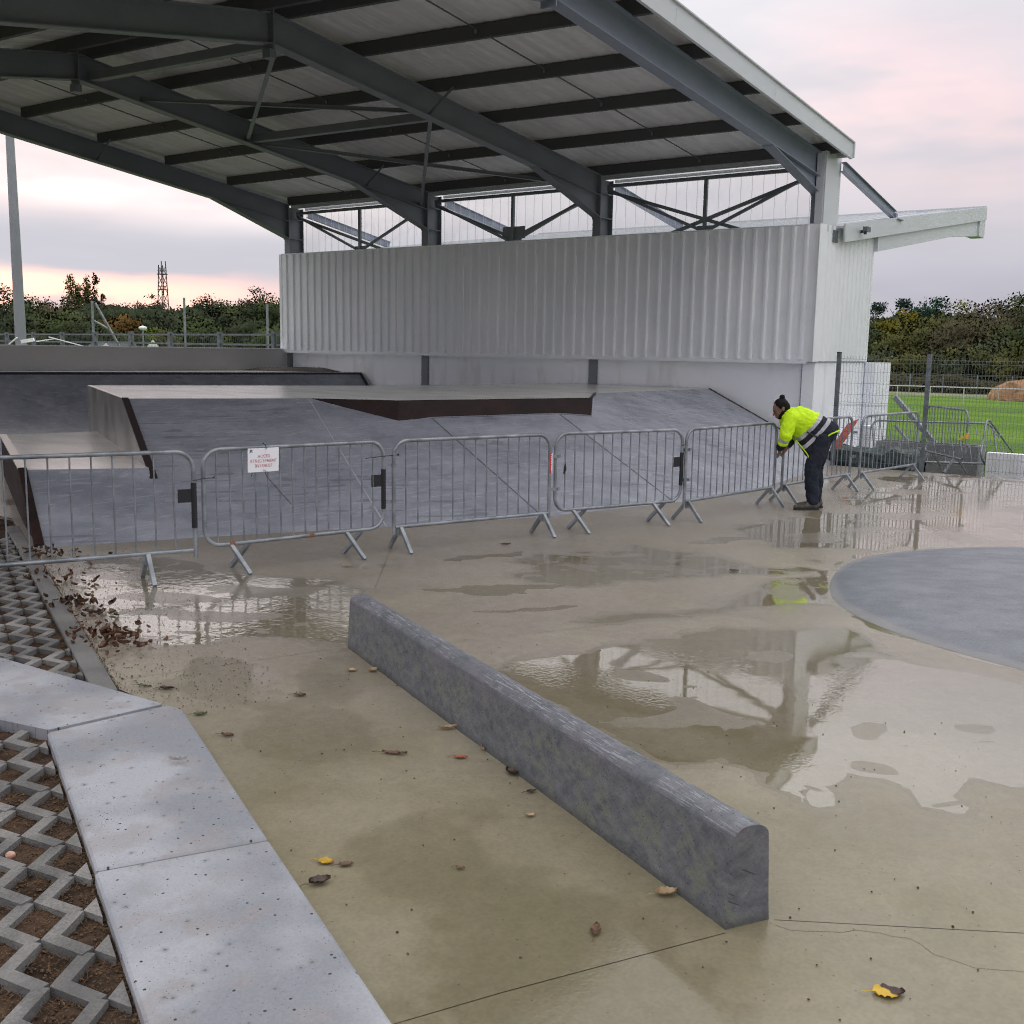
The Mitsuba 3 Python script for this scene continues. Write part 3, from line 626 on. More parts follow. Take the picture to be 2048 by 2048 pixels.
# ---- round-backed ledge
lg = thing('grind_ledge', 'long blue grey round-topped concrete ledge in the foreground', 'ledge')
ends = [(V(-1.372, 3.243, 0), V(-1.278, 3.402, 0)), (V(-4.889, 4.955, 0), V(-4.800, 5.115, 0))]
def prof(l, r, h):
    w = r - l; c = (l + r) / 2; u = w / np.linalg.norm(w); hw = np.linalg.norm(w) / 2; tw_ = hw * 0.80; pts = [(-hw, -0.02), (-hw, 0.0)]
    for t in np.linspace(0, 1, 6)[1:]: pts.append((-hw + (hw - tw_) * t, (h - tw_ * .62) * t))
    for a in np.linspace(math.pi, 0, 15)[1:-1]: pts.append((tw_ * math.cos(a), h - tw_ * .62 + tw_ * .62 * math.sin(a)))
    for t in np.linspace(1, 0, 6)[:-1]: pts.append((hw - (hw - tw_) * t, (h - tw_ * .62) * t))
    pts += [(hw, 0), (hw, -0.02)]
    return [c + u * x + V(0, 0, z) for x, z in pts]
N = 90; rows = []
for i in range(N + 1):
    t = i / N; l = ends[0][0] * (1 - t) + ends[1][0] * t; r = ends[0][1] * (1 - t) + ends[1][1] * t
    rows.append(np.array(prof(l, r, 0.374 - 0.012 * t)))
R_ = np.array(rows); k_ = R_.shape[1]; nz = meshkit.fbm(R_.reshape(-1, 3) * 7, 4, 6).reshape(N + 1, k_) - .5
R_ = R_ + (nz * 0.006)[..., None] * V(0.4, 0.8, 0.3)
v = R_.reshape(-1, 3); f = []
for i in range(N):
    for j in range(k_ - 1): a = i * k_ + j; f += [[a, a + 1, a + k_], [a + 1, a + k_ + 1, a + k_]]
def cap(o, rev):
    out = []; a, b = 1, k_ - 2
    while a < b - 1: out += [[o + a, o + b, o + a + 1]] if not rev else [[o + a, o + a + 1, o + b]]; out += ([[o + a + 1, o + b, o + b - 1]] if not rev else [[o + a + 1, o + b - 1, o + b]]) if b - 1 > a + 1 else []; a += 1; b -= 1
    return out
f += cap(0, True) + cap(N * k_, False)
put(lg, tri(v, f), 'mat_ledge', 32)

# ---- low rounded hump on the right
hp = thing('concrete_hump', 'low rounded blue grey concrete hump at the right edge', 'skate ramp')
rr = np.linspace(0, 1, 26) ** 0.8; th = np.linspace(0, 2 * np.pi, 121)[:-1]; RR, TT = np.meshgrid(rr, th, indexing='ij')
prof_h = lambda s: 0.13 * (1 - s ** 2.6) * 1.0 + 0.002
rad = hump_r * (1 + 0.012 * np.sin(3 * TT + 1) + 0.008 * np.sin(7 * TT))
hx, hy = hump_c[0] + RR * rad * np.cos(TT), hump_c[1] + RR * rad * np.sin(TT); hz_ = prof_h(RR); n_, m_ = RR.shape
i, j = np.meshgrid(np.arange(n_ - 1), np.arange(m_), indexing='ij'); kk_ = lambda i, j: i * m_ + j % m_
q = np.stack([kk_(i, j), kk_(i + 1, j), kk_(i + 1, j + 1), kk_(i, j + 1)], -1).reshape(-1, 4)
put(hp, tri(np.stack([hx, hy, hz_], -1).reshape(-1, 3), np.vstack([q[:, [0, 1, 2]], q[:, [0, 2, 3]]])), 'mat_hump', True)

# ================================================================== THE SHELTER
X1, X2, X3, X4 = -21.58, -16.816, -12.05, -7.286; XF = [X1, X2, X3, X4]; YE, YR, YL = 19.75, 10.75, 2.6
def slope(x): return float(np.interp(x, [X1, X2, X3, X4, X4 + .5], [.125, .122, .108, .085, .081]))
def zt(x, y): return 5.66 + slope(x) * (YE - y) if y >= YR else 5.66 + slope(x) * (YE - YR) - 0.172 * (YR - y)
P_ = lambda x, y, dz=0.0: V(x, y, zt(x, y) + dz)
sh = thing('skatepark_shelter', 'open dark steel shelter with pitched sheet roof over the ramps', 'shelter')
for k_i, x in enumerate(XF):
    m = 'mat_steel_blue' if k_i == 3 else 'mat_steel_paint'
    c = ibeam(V(x, 20.0, 0), V(x, 20.0, 5.60), 0.20, 0.50, .018, .012, (0, 1, 0))
    ck = obj('column', c, m, sh)
    obj('base_plate', cat_([box(V(x, 20.0, .012), (.30, .60, .024)), box(V(x, 20.0, 4.80), (.19, .49, .018)), box(V(x, 20.0, 5.30), (.19, .49, .018))]), m, ck)
    obj('column', ibeam(V(x, YL - .1, 0), V(x, YL - .1, zt(x, YL) - .1), 0.20, 0.45, .018, .012, (0, 1, 0)), m, sh)
    rk = obj('rafter', ibeam(P_(x, YE + .02, -.21), P_(x, YR + .012, -.21), 0.20, 0.42, .016, .011), m, sh)
    obj('rafter', ibeam(P_(x, YR - .012, -.21), P_(x, YL - .3, -.21), 0.20, 0.42, .016, .011), m, sh)
    obj('ridge_plate', cat_([box(P_(x, YR, -.235), (0.215, .022, .53))] + ([box(P_(x, YR, -.55), (.16, .12, .12))] if k_i < 3 else [])), m, sh)
    # haunch under the eaves end of the rafter
    y0, zb = 17.35, (4.80 if k_i < 3 else 4.95); z0 = zt(x, y0) - .42
    web = [V(x, y0, z0), V(x, 19.74, zt(x, 19.74) - .42), V(x, 19.74, zb)]
    pm = trimesh.creation.extrude_polygon(sg.Polygon([(q[1], q[2]) for q in web]), .011, engine='earcut'); Mx = np.array([[0, 0, 1, x - .0055], [1, 0, 0, 0], [0, 1, 0, 0], [0, 0, 0, 1.]]); pm.apply_transform(Mx)
    obj('haunch', cat_([pm, bar(V(x, y0 + .02, z0 - .004), V(x, 19.745, zb), 0.20, .016)]), m, sh)
    obj('end_plate', box(V(x, 19.737, (zb + zt(x, 19.74)) / 2 - .02), (.205, .02, zt(x, 19.74) - zb + .02)), m, sh)
PY = [10.98, 12.52, 14.26, 16.0, 17.80, 19.78]
def cee(a, b): return cat_([bar(a + V(0, 0, .10), b + V(0, 0, .10), .010, .20), bar(a + V(0, .035, .007), b + V(0, .035, .007), .07, .014), bar(a + V(0, .035, .195), b + V(0, .035, .195), .07, .010)])
for y in PY:
    for q in range(3):
        a, b = P_(XF[q] + .004, y), P_(XF[q + 1] - .004 + (.42 if q == 2 else 0), y); obj('purlin', cee(a, b), 'mat_purlin', sh)
for y in [10.45, 8.9, 7.2, 5.5, 3.8, 2.5]:
    for q in range(3): obj('purlin', cee(P_(XF[q] + .004, y), P_(XF[q + 1] - .004 + (.42 if q == 2 else 0), y)), 'mat_purlin', sh)
for q in range(3):
    xm = (XF[q] + XF[q + 1]) / 2
    obj('sag_rod', cat_([cyl(P_(xm, PY[i], .10), P_(xm, PY[i + 1], .10), .011, 6) for i in range(5)]), 'mat_purlin', sh)
    obj('sag_bolts', cat_([box(P_(xm - .05, y - .012, .09), (.03, .02, .05)) for y in PY[1:]]), 'mat_galv', sh, kind='stuff')
# corrugated roof sheets, one per metre, ribs running down the slope
def rib_profile(w, n=4, h=.008):
    p = w / n; out = []
    for i in range(n): out += [(i * p, 0), (i * p + p * .55, 0), (i * p + p * .68, h), (i * p + p * .87, h)]
    return out + [(w, 0)]
xs = list(np.arange(X1 - .35, X4 + .46, 0.994)); xs[-1] = X4 + .44
for i in range(len(xs) - 1):
    for (ya, yb) in ((YR + .004, YE + .42), (YL - .6, YR - .004)):
        o_ = .204 + .0025 * (i % 2); pr = rib_profile(xs[i + 1] - xs[i] + (.02 if i < len(xs) - 2 else 0)); va = [P_(xs[i] + u, ya, o_ + h) for u, h in pr]; vb = [P_(xs[i] + u, yb, o_ + h) for u, h in pr]; n = len(pr); f = []
        for j in range(n - 1): f += [[j, j + 1, n + j], [j + 1, n + j + 1, n + j]]
        obj('roof_sheet', tri(np.vstack([va, vb]), f), 'mat_roof_under', sh)
# fascia boards along the gable and a gutter edge at the eaves
xg = X4 + .455
for (ya, yb) in ((YE + .46, 16.4), (16.395, 13.0), (12.995, YR + .003), (YR - .003, 6.5), (6.495, YL - .6)):
    a, b = P_(xg, ya, .125), P_(xg, yb, .125); obj('fascia', bar(a, b, .05, .30), 'mat_fascia', sh)
obj('fascia', cat_([bar(P_(xg + .012, YE + .46, .272), P_(xg + .012, YR, .272), .09, .02)]), 'mat_roof_top', sh)
for x in (X1 - .36,):
    obj('fascia', bar(P_(x, YE + .42, .11), P_(x, YR, .11), .05, .26), 'mat_fascia', sh)
obj('eave_trim', bar(P_(X1 - .3, YE + .44, .13), P_(X4 + .40, YE + .44, .13), .05, .24), 'mat_fascia', sh)
obj('fascia_return', box(P_(X4 + .46, YE + .47, .14), (.09, .05, .28)), 'mat_fascia', sh)
# wind bracing under the roof of the middle bay and struts between frames
def ang(a, b, w=.07): return cat_([bar(a, b, w, .008), bar(a + V(0, 0, .035), b + V(0, 0, .035), .008, w)])
for (xa, ya, xb, yb) in ((X3, 10.9, X2, 14.4), (X2, 12.0, X3, 14.2), (X3, 14.3, X2, 19.6), (X2, 14.6, X3, 19.2)):
    obj('wind_brace', ang(P_(xa, ya, -.36), P_(xb, yb, -.36)), 'mat_steel_paint', sh)
for y in (11.0, 14.5):
    obj('strut', bar(P_(X2 + .1, y, -.30), P_(X3 - .1, y, -.30), .14, .14), 'mat_steel_paint', sh)
for (x, y) in ((X3, 14.2), (X1, 14.2), (X2, 17.7)):
    obj('fly_brace', bar(P_(x, y, -.40), P_(x + .55, y + .02, .02), .05, .008, (0, 1, 0)), 'mat_steel_paint', sh)
# eaves truss in the wall plane
scene['mat_lap'] = prin((.75, .74, .72), .5)
YB = 20.02
for q in range(3):
    xa, xb = XF[q] + .1, XF[q + 1] - .1; xm = (xa + xb) / 2
    obj('eaves_rail', bar(V(xa, YB, 5.46), V(xb, YB, 5.46), .06, .07), 'mat_steel_paint', sh)
    obj('eaves_post', bar(V(xm, YB, 5.42), V(xm, YB, 4.42), .07, .06, (0, 1, 0)), 'mat_steel_paint', sh)
    obj('gusset', box(V(xm, YB + .002, 4.47), (.34, .012, .12)) if q != 1 else box(V(xm, YB + .045, 4.63), (.62, .02, .27)), 'mat_steel_paint', sh)
    for s in (-1, 1):
        xe = xa if s < 0 else xb
        obj('eaves_brace', bar(V(xe, YB, 5.40), V(xm + s * .14, YB, 4.47), .05, .06), 'mat_steel_paint', sh)
        if (q, s) != (0, 1): obj('eaves_brace', bar(V(xe, YB + .04, 5.36), V(xm - s * (.95 if q != 1 else 0.4), YB + .04, 4.36), .05, .07), 'mat_steel_paint', sh)
    # clear ribbed sheets closing the band above the cladding
    nx = 5; w = (XF[q + 1] - XF[q]) / nx
    for i in range(nx):
        x0 = XF[q] + i * w + .004; pr = rib_profile(w - .008, 4, .022); n = len(pr); va = [V(x0 + u, 20.27 + h, 4.30) for u, h in pr]; vb = [V(x0 + u, 20.27 + h, 5.66) for u, h in pr]
        f = []
        for j in range(n - 1): f += [[j, j + 1, n + j], [j + 1, n + j + 1, n + j]]
        obj('clear_sheet', tri(np.vstack([va, vb]), f), 'mat_poly', sh)
    obj('sheet_laps', cat_([box(V(x, 20.30, 4.98), (.005, .008, 1.30)) for x in np.arange(XF[q] + .15, XF[q + 1], .238)]), 'mat_lap', sh, kind='stuff')
    obj('sheet_rail', bar(V(xa, 20.33, 5.60), V(xb, 20.33, 5.60), .05, .06), 'mat_fascia', sh)

# profiled cladding of the rear wall, one sheet per metre with four deep ribs
cl = thing('rear_cladding', 'ribbed pale grey metal wall closing the back of the shelter', 'wall')
def clad_sheet(x0, w, z0, z1, y):
    n = 4; p = w / n; pr = []
    for i in range(n): pr += [(i * p, 0), (i * p + p * .60, 0), (i * p + p * .69, -.045), (i * p + p * .88, -.045), (i * p + p * .97, 0)]
    pr.append((w, 0)); n = len(pr)
    va = [V(x0 + u, y - .0 + h, z0) for u, h in pr]; vb = [V(x0 + u, y + h, z1) for u, h in pr]; f = []
    for j in range(n - 1): f += [[j, n + j, j + 1], [j + 1, n + j, n + j + 1]]
    return tri(np.vstack([va, vb]), f)
xa, xb = X1 - .07, X4 - .02; NS = 14; w = (xb - xa) / NS
for i in range(NS): obj('cladding_sheet', clad_sheet(xa + i * w + .001, w - .002, 1.895, 4.37, 19.60), 'mat_clad', cl)
obj('drip_flashing', cat_([bar(V(xa - .02, 19.615, 1.872), V(xb + .06, 19.615, 1.872), .075, .045), bar(V(xa - .02, 19.585, 1.852), V(xb + .06, 19.585, 1.852), .014, .06)]), 'mat_clad', cl)
obj('cap_flashing', bar(V(xa - .02, 19.645, 4.385), V(xb + .05, 19.645, 4.385), .10, .022), 'mat_clad', cl)
obj('corner_flashing', box(V(X4 + .089, 19.594, 3.12), (.235, .012, 2.52)), 'mat_clad', cl); obj('corner_flashing', box(V(X1 - .10, 19.60, 3.12), (.09, .03, 2.52)), 'mat_clad', cl)
obj('gutter_end', box(V(X1 - .26, 20.1, 3.55), (.24, .6, .34)), 'mat_clad_white', cl)
bw = thing('rear_base_wall', 'smooth white rendered base wall between the steel columns', 'wall')
for q in range(3):
    obj('wall_panel', box(V((XF[q] + XF[q + 1]) / 2, 19.90, .92), (XF[q + 1] - XF[q] - .21, .22, 1.86)), 'mat_render', bw)
gw = thing('gable_base_wall', 'plain low grey concrete wall at the far left under the open gable', 'wall')
put(gw, cat_([box(V(X1 - .12, 9.0, .955), (.20, 21.4, 1.91))]), 'mat_lowwall')
obj('coping', box(V(X1 - .12, 9.0, 1.922), (.26, 21.5, .022)), 'mat_clad_white', gw)

# end of the shelter: white panelled return and the grandstand behind
gs = thing('grandstand', 'white grandstand building with an upswept white roof behind the shelter', 'building')
XE = -7.09
def rib_wall(y0, y1, z0, z1, x, p=.25, h=.012):
    pr = []; y = y0
    while y < y1 - 1e-6: pr += [(y, 0), (y + p * .4, 0), (y + p * .5, h), (min(y + p * .9, y1), h)]; y += p
    pr.append((y1, 0)); n = len(pr); va = [V(x + hh, yy, z0) for yy, hh in pr]; vb = [V(x + hh, yy, z1) for yy, hh in pr]; f = []
    for j in range(n - 1): f += [[j, j + 1, n + j], [j + 1, n + j + 1, n + j]]
    return tri(np.vstack([va, vb]), f)
obj('end_cladding', rib_wall(19.60, 22.64, 1.87, 4.40, XE), 'mat_clad_white', gs)
obj('corner_flashing', box(V(XE + .014, 19.61, 3.12), (.012, .30, 2.52)), 'mat_clad_white', gs); obj('corner_flashing', box(V(XE - .02, 22.65, 3.0), (.06, .04, 2.3)), 'mat_clad_white', gs)
obj('column_casing', box(V(-7.10, 20.02, 4.98), (.03, .80, 1.42)), 'mat_fascia', gs)
obj('column_casing', box(V(-7.185, 20.02, 4.98), (.14, .83, 1.40)), 'mat_fascia', gs)
obj('end_wall', box(V(XE - .14, 21.7, .42), (.24, 4.0, 2.86)), 'mat_render', gs)
obj('end_wall', box(V(XE - .35, 21.2, 3.0), (.40, 2.6, 2.3)), 'mat_clad_white', gs)
obj('sill', cat_([box(V(XE + .012, y, 1.862), (.03, .07, .016)) for y in np.arange(19.75, 22.7, .2)]), 'mat_galv_dark', gs, kind='stuff')
zr = lambda y: 4.12 + (y - 20.4) * (5.70 - 4.12) / 11.25
def sloped(x0, x1, ya, yb, dz0, dz1): return bar(V((x0 + x1) / 2, ya, zr(ya) + (dz0 + dz1) / 2), V((x0 + x1) / 2, yb, zr(yb) + (dz0 + dz1) / 2), x1 - x0, dz1 - dz0)
rf = obj('roof', sloped(-21.8, XE + .13, 20.35, 31.8, .26, .31), 'mat_roof_top', gs)
obj('fascia', sloped(XE + .135, XE + .17, 20.40, 24.6, 0, .34), 'mat_fascia', rf)
obj('fascia', sloped(XE + .135, XE + .17, 24.605, 31.9, 0, .34), 'mat_fascia', rf)
obj('fascia', box(V(-14.4, 31.9, 5.72), (14.9, .05, .78)), 'mat_fascia', rf)
obj('seam', cat_([sloped(x, x + .03, 20.4, 31.7, .31, .345) for x in np.arange(-21.6, XE, .8)]), 'mat_roof_top', rf, kind='stuff')
obj('gutter', box(V(-14.4, 20.28, 4.22), (14.7, .20, .22)), 'mat_galv_dark', rf)
def beam_side():
    pl = sg.Polygon([(22.66, 4.13), (28.6, 4.98), (31.85, 5.30), (31.85, 5.72), (22.66, 4.46)])
    m = trimesh.creation.extrude_polygon(pl, .30, engine='earcut'); m.apply_transform(np.array([[0, 0, 1, XE - .20], [1, 0, 0, 0], [0, 1, 0, 0], [0, 0, 0, 1.]])); return m
obj('cantilever_beam', beam_side(), 'mat_fascia', gs)
obj('soffit_box', box(V(XE - .02, 31.55, 5.55), (.34, .6, .62)), 'mat_fascia', gs)
sk = obj('stay', ibeam(V(-7.02, 20.35, 5.50), V(-7.02, 23.75, 4.98), .10, .18, .012, .01), 'mat_steel_blue', gs)
obj('foot', cat_([box(V(-7.02, 23.78, 4.86), (.10, .12, .32)), box(V(-7.02, 23.78, 4.885), (.3, .34, .02))]), 'mat_steel_blue', sk)
for x in (X3, X2, X1):
    obj('stay', ibeam(V(x, 20.5, 5.50), V(x, 23.75, 4.98), .10, .18, .012, .01), 'mat_steel_blue', gs)
ck = obj('camera', box(V(XE + .30, 21.25, 4.43), (.09, .22, .09)), 'mat_galv_dark', gs)
obj('bracket', cat_([box(V(XE + .22, 21.30, 4.40), (.10, .05, .05)), cyl(V(XE + .30, 21.17, 4.38), V(XE + .30, 21.17, 4.33), .03, 8)]), 'mat_black', ck)
# low white flank walls and stair cheeks of the stand
fw_ = thing('stand_flank_wall', 'tall plain white wall stub beside the corner of the shelter', 'wall')
put(fw_, box(V(-6.98, 23.2, .42), (.22, 1.1, 2.86)), 'mat_render')
st = thing('stair_cheek', 'sloping white stair cheek wall beyond the crowd barriers', 'wall')
pl = sg.Polygon([(21.0, -1.1), (21.0, 0.62), (21.35, 0.62), (24.6, -.75), (24.6, -1.1)]); m = trimesh.creation.extrude_polygon(pl, .18, engine='earcut'); m.apply_transform(np.array([[0, 0, 1, -6.55], [1, 0, 0, 0], [0, 1, 0, 0], [0, 0, 0, 1.]])); put(st, m, 'mat_render')
hr = thing('stair_handrail', 'grey sloping steel handrail in front of the white stand wall', 'handrail')
put(hr, cat_([bar(V(-6.5, 22.9, 1.15), V(-5.05, 23.4, -.55), .09, .16, (0, 1, 0)), bar(V(-6.48, 22.95, .55), V(-5.3, 23.3, -.85), .05, .07, (0, 1, 0))]), 'mat_galv')
lw = thing('white_kerb_wall', 'long low white wall along the edge of the pitch at far right', 'wall')
put(lw, box(V(4.0, 21.0, -.42), (16.4, .20, 1.36)), 'mat_render')
cb = thing('concrete_trough', 'long low grey concrete trough behind the barriers', 'trough')
put(cb, cat_([box(V(-5.45, 21.45, -.06), (2.0, .10, .74)), box(V(-5.45, 21.95, -.06), (2.0, .10, .74)), box(V(-6.40, 21.7, -.06), (.10, .40, .74)), box(V(-4.50, 21.7, -.06), (.10, .40, .74)), box(V(-5.45, 21.7, -.25), (1.8, .40, .3))]), 'mat_concrete_grey')
dp = thing('covered_pallet', 'dark green tarpaulin bundle lying behind the barriers', 'tarpaulin')
scene['mat_tarp'] = prin(speckle((0.02, 0.035, 0.038), (0.05, 0.075, 0.072), 5, 60, 0.2), 0.4)
tb = trimesh.creation.box(extents=(1.5, .9, .42)).subdivide().subdivide().subdivide(); tb.apply_translation((-5.9, 19.85, .05))
tb.vertices += (np.stack([meshkit.fbm(tb.vertices * 4 + 9 * i, 4, i) for i in range(3)], 1) - .5) * .28
put(dp, tb, 'mat_tarp', True)

# ================================================================== BARRIERS, SIGN, FENCE
def arc(c, a, b, t0, t1, n=7): return [c + a * math.cos(t) + b * math.sin(t) for t in np.linspace(t0, t1, n)]
def barrier(label, mL, mR, rounded, ends, nb, flags=(), spread=.20, tilt=None, rusty=False):
    """mL, mR: ground points below the left and right foot; ends = (overhang left, overhang right)"""
    mL, mR = V(*mL, 0), V(*mR, 0); d = nrm(mR - mL); nrm_ = V(d[1], -d[0], 0)      # nrm_: towards the open floor
    t = thing('crowd_barrier', label, 'crowd barrier', 'galvanised crowd barriers strung across the floor')
    fl = np.linalg.norm(mR - mL); s0, s1 = -ends[0], fl + ends[1]; zt_, zb_ = 1.10, .255; Rr = .15; u = V(0, 0, 1)
    at = (lambda s, z, o=0.0: mL + d * s + u * z + nrm_ * o) if tilt is None else (lambda s, z, o=0.0: tilt[0] + tilt[1] * (s - s0) + tilt[2] * (zt_ - z) + tilt[3] * o)
    loc = lambda s, z: at(s, z)
    def arcp(cs, cz, t0, t1): return [loc(cs + Rr * math.cos(a), cz + Rr * math.sin(a)) for a in np.linspace(t0, t1, 8)]
    if rounded:
        loop = arcp(s0 + Rr, zb_ + Rr, 1.5 * math.pi, math.pi) + arcp(s0 + Rr, zt_ - Rr, math.pi, .5 * math.pi) + arcp(s1 - Rr, zt_ - Rr, .5 * math.pi, 0) + arcp(s1 - Rr, zb_ + Rr, 0, -.5 * math.pi)
        loop = [loc((s0 + s1) / 2, zb_)] + loop + [loc((s0 + s1) / 2, zb_)]
        fk = obj('frame', tube(loop, .019, 10), 'mat_galv', t, smooth=60)
    else:
        loop = [loc(s0, .175)] + arcp(s0 + Rr, zt_ - Rr, math.pi, .5 * math.pi) + arcp(s1 - Rr, zt_ - Rr, .5 * math.pi, 0) + [loc(s1, .175)]
        fk = obj('frame', tube(loop, .019, 10), 'mat_galv', t, smooth=60)
        obj('bottom_rail', tube([loc(s0 + .018, zb_ - .01), loc(s1 - .018, zb_ - .01)], .019, 10), 'mat_galv', t, smooth=60)
    for i in range(nb):
        s = s0 + (s1 - s0) * (i + 1) / (nb + 1); obj('bar', tube([loc(s, zb_ + .012), loc(s + RNG.normal() * .002, (zb_ + zt_) / 2), loc(s, zt_ - .012)], .0075, 6), 'mat_galv', t, smooth=True)
    if tilt is None or 'feet' in flags:
        for e, s in ((0, 0.0), (1, fl)):
            for k in (1, -1):
                top = loc(s - k * .085, zb_ - .01) if rounded else at(s, zb_ - .02, k * .012); bot = at(s if rounded else s + k * .01, 0.006, k * spread)
                obj('foot', cat_([bar(top, bot, .034, .034, tuple(d))]), 'mat_galv', t)
            if not rounded: obj('foot_plate', cat_([box(loc(s, zb_ - .05), (.07, .012, .10), frame3(V(0, 0, 0), V(0, 0, 1), tuple(nrm_)))]), 'mat_galv', t)
    if 'hooks' in flags:
        for z in (.86, .50): obj('hook', cat_([bar(at(s1 - .02, z), at(s1 + .13, z), .012, .035), bar(at(s1 + .12, z, -.02), at(s1 + .12, z, .02), .03, .035)]), 'mat_galv', t)
    if 'plate' in flags:
        obj('label_plate', bar(at(s1 - .135, .72), at(s1 - .02, .72), .012, .115), 'mat_black', t, label='black plastic plate clipped beside the end post')
        obj('post_sleeve', tube([at(s1, .83), at(s1, .44)], .024, 8), 'mat_black', t, label='black plastic sleeve on the end post')
    if 'sticker' in flags:
        kx = obj('sticker', bar(at(s1 + .0, .90, .021), at(s1, .68, .021), .032, .003, tuple(nrm_)), 'mat_red', t, label='red and white label stuck on the end post')
        obj('sticker_print', cat_([bar(at(s1 + .014, .90, .023), at(s1 + .014, .68, .023), .009, .003, tuple(nrm_))] + [bar(at(s1 + .006, z_, .023), at(s1 + .006, z_ - .012, .023), .008, .003, tuple(nrm_)) for z_ in np.arange(.89, .7, -.024)]), 'mat_white', t)
    if rusty: [obj('rust_patch', tube([loc(a_, zb_), loc(a_ + .05, zb_)], .0205, 10), 'mat_rust', t, label='rusty weld on the bottom tube') for a_ in (-.10, fl * .5 + .1)]
    return t, at, s0, s1, d, nrm_


b1 = barrier('square-cornered crowd barrier cut off by the left edge of the photo', (-8.34, 3.66), (-7.597, 5.331), False, (.06, .40), 13, ('plate',))
b2 = barrier('round-cornered crowd barrier carrying the white paper notice', (-7.362, 6.122), (-7.054, 7.249), True, (.325, .335), 14, ('plate', 'hooks'), rusty=True)
b3 = barrier('square-cornered crowd barrier with a red and white label on its end post', (-6.902, 7.746), (-6.324, 9.42), False, (.075, .075), 13, ('sticker', 'hooks'))
b4 = barrier('round-cornered crowd barrier, third to the right of the paper notice counting its own', (-6.165, 9.90), (-5.736, 10.971), True, (.335, .33), 13, ('plate', 'hooks'))
labels[b4[0]]['label'] = 'round-cornered crowd barrier midway between the paper notice and the worker'
b5 = barrier('square-cornered crowd barrier whose right end the worker is tying up', (-5.564, 11.378), (-5.301, 13.303), False, (.075, .075), 14, ())
b6 = barrier('square-cornered crowd barrier partly hidden behind the worker', (-5.275, 13.714), (-5.047, 15.562), False, (.075, .12), 13, ('hooks',))
b7 = barrier('square-cornered crowd barrier standing just left of the right fence post', (-4.938, 15.97), (-4.686, 17.776), False, (.09, .12), 13, ('hooks',))
b8 = barrier('round-cornered crowd barrier just right of the tall fence post', (-5.02, 20.23), (-4.365, 19.33), True, (.33, .33), 13, ('hooks',))
dz_ = V(.812, .584, 0); fh_ = V(-.582, .813, 0)
Pc = EYE + 21.0 / 0.9883 * nrm(FW * (1, 1, 0)) * 0 + V(-3.85, 20.1, -1.20)
def lean(P, Q, R):
    P, Q, R = V(*P), V(*Q), V(*R); r = nrm(R - P); dn = nrm((Q - P) - r * ((Q - P) @ r)); return (P, r, dn, np.cross(r, dn))
b9 = barrier('crowd barrier leaning back behind the tall fence post over the grey trough', (-6.3, 19.8), (-5.1, 20.9), True, (.33, .33), 13, ('hooks',), tilt=lean((-6.21, 20.47, .77), (-6.13, 19.97, -.02), (-4.49, 21.62, .75)))
b10 = barrier('crowd barrier tipped over on its corner at the far right edge', (-4.3, 21.1), (-3.9, 22.8), True, (.33, .33), 14, (), tilt=lean((-4.31, 21.23, .888), (-4.32, 20.60, .242), (-3.90, 23.0, -.186)))

# ---- paper notice tied to the second barrier
t, at, s0, s1, d, nf = b2
sg_ = thing('paper_notice', 'white paper notice reading ACCÈS STRICTEMENT INTERDIT on a crowd barrier', 'notice')
SL, SR, ZT, ZB = 0.080, 0.380, 1.098, 0.885
def on_paper(u, v, off=0.0):
    """u, v from 0 to 1 across and up the slightly bowed sheet"""
    bow = 0.030 + 0.010 * math.cos((u - .5) * math.pi) + 0.006 * (1 - v)
    return at(SL + (SR - SL) * u + .004 * (1 - v) - 0.012 * (1 - v), ZB + (ZT - ZB) * v, bow + off)
gu, gv = 12, 6; P = np.array([[on_paper(i / gu, j / gv) for j in range(gv + 1)] for i in range(gu + 1)]).reshape(-1, 3); f = []
for i in range(gu):
    for j in range(gv): a = i * (gv + 1) + j; f += [[a, a + gv + 1, a + 1], [a + 1, a + gv + 1, a + gv + 2]]
obj('sheet', tri(P, f), 'mat_paper', sg_, smooth=True)
def ink(txt, h, uc, v0):
    m = meshkit.text_mesh(txt, h, 0.0004, bold=False); m = m.subdivide_to_size(0.02); x0, x1 = m.bounds[0][0], m.bounds[1][0]; W, Ht = SR - SL, ZT - ZB; c = (x0 + x1) / 2
    m.vertices = np.array([on_paper(uc + (x - c) / W, v0 + y / Ht, .0016 + z) for x, y, z in m.vertices]); return m
for txt, v0 in (('ACCÈS', .60), ('STRICTEMENT', .40), ('INTERDIT', .20)):
    obj('lettering', ink(txt, 0.0265, .5, v0), 'mat_red_ink', sg_)
obj('small_emblem', cat_([box(on_paper(.10, .90, .0015), (.022, .003, .018), np.stack([d, -nf, V(0, 0, 1)], 1)), box(on_paper(.10, .83, .0015), (.030, .003, .004), np.stack([d, -nf, V(0, 0, 1)], 1))]), 'mat_grey_ink', sg_)
obj('cable_tie', tube([on_paper(.50, 1.19, -.02), on_paper(.53, 1.12, .01), on_paper(.56, 1.0, .008), on_paper(.55, .94, .006)], .0035, 6), 'mat_black', sg_)
obj('cable_tie', tube([on_paper(.47, .09, .004), on_paper(.53, .06, .010), on_paper(.555, -.08, .004), on_paper(.60, -.22, .0), on_paper(1.0, -.86, .02), on_paper(1.38, -1.45, .035)], .0032, 6), 'mat_black', sg_, label='long loose end of a black cable tie hanging slantwise')
obj('cable_tie', tube([on_paper(.14, -.02, .0), on_paper(.09, -.16, .012)], .0035, 6), 'mat_black', sg_)
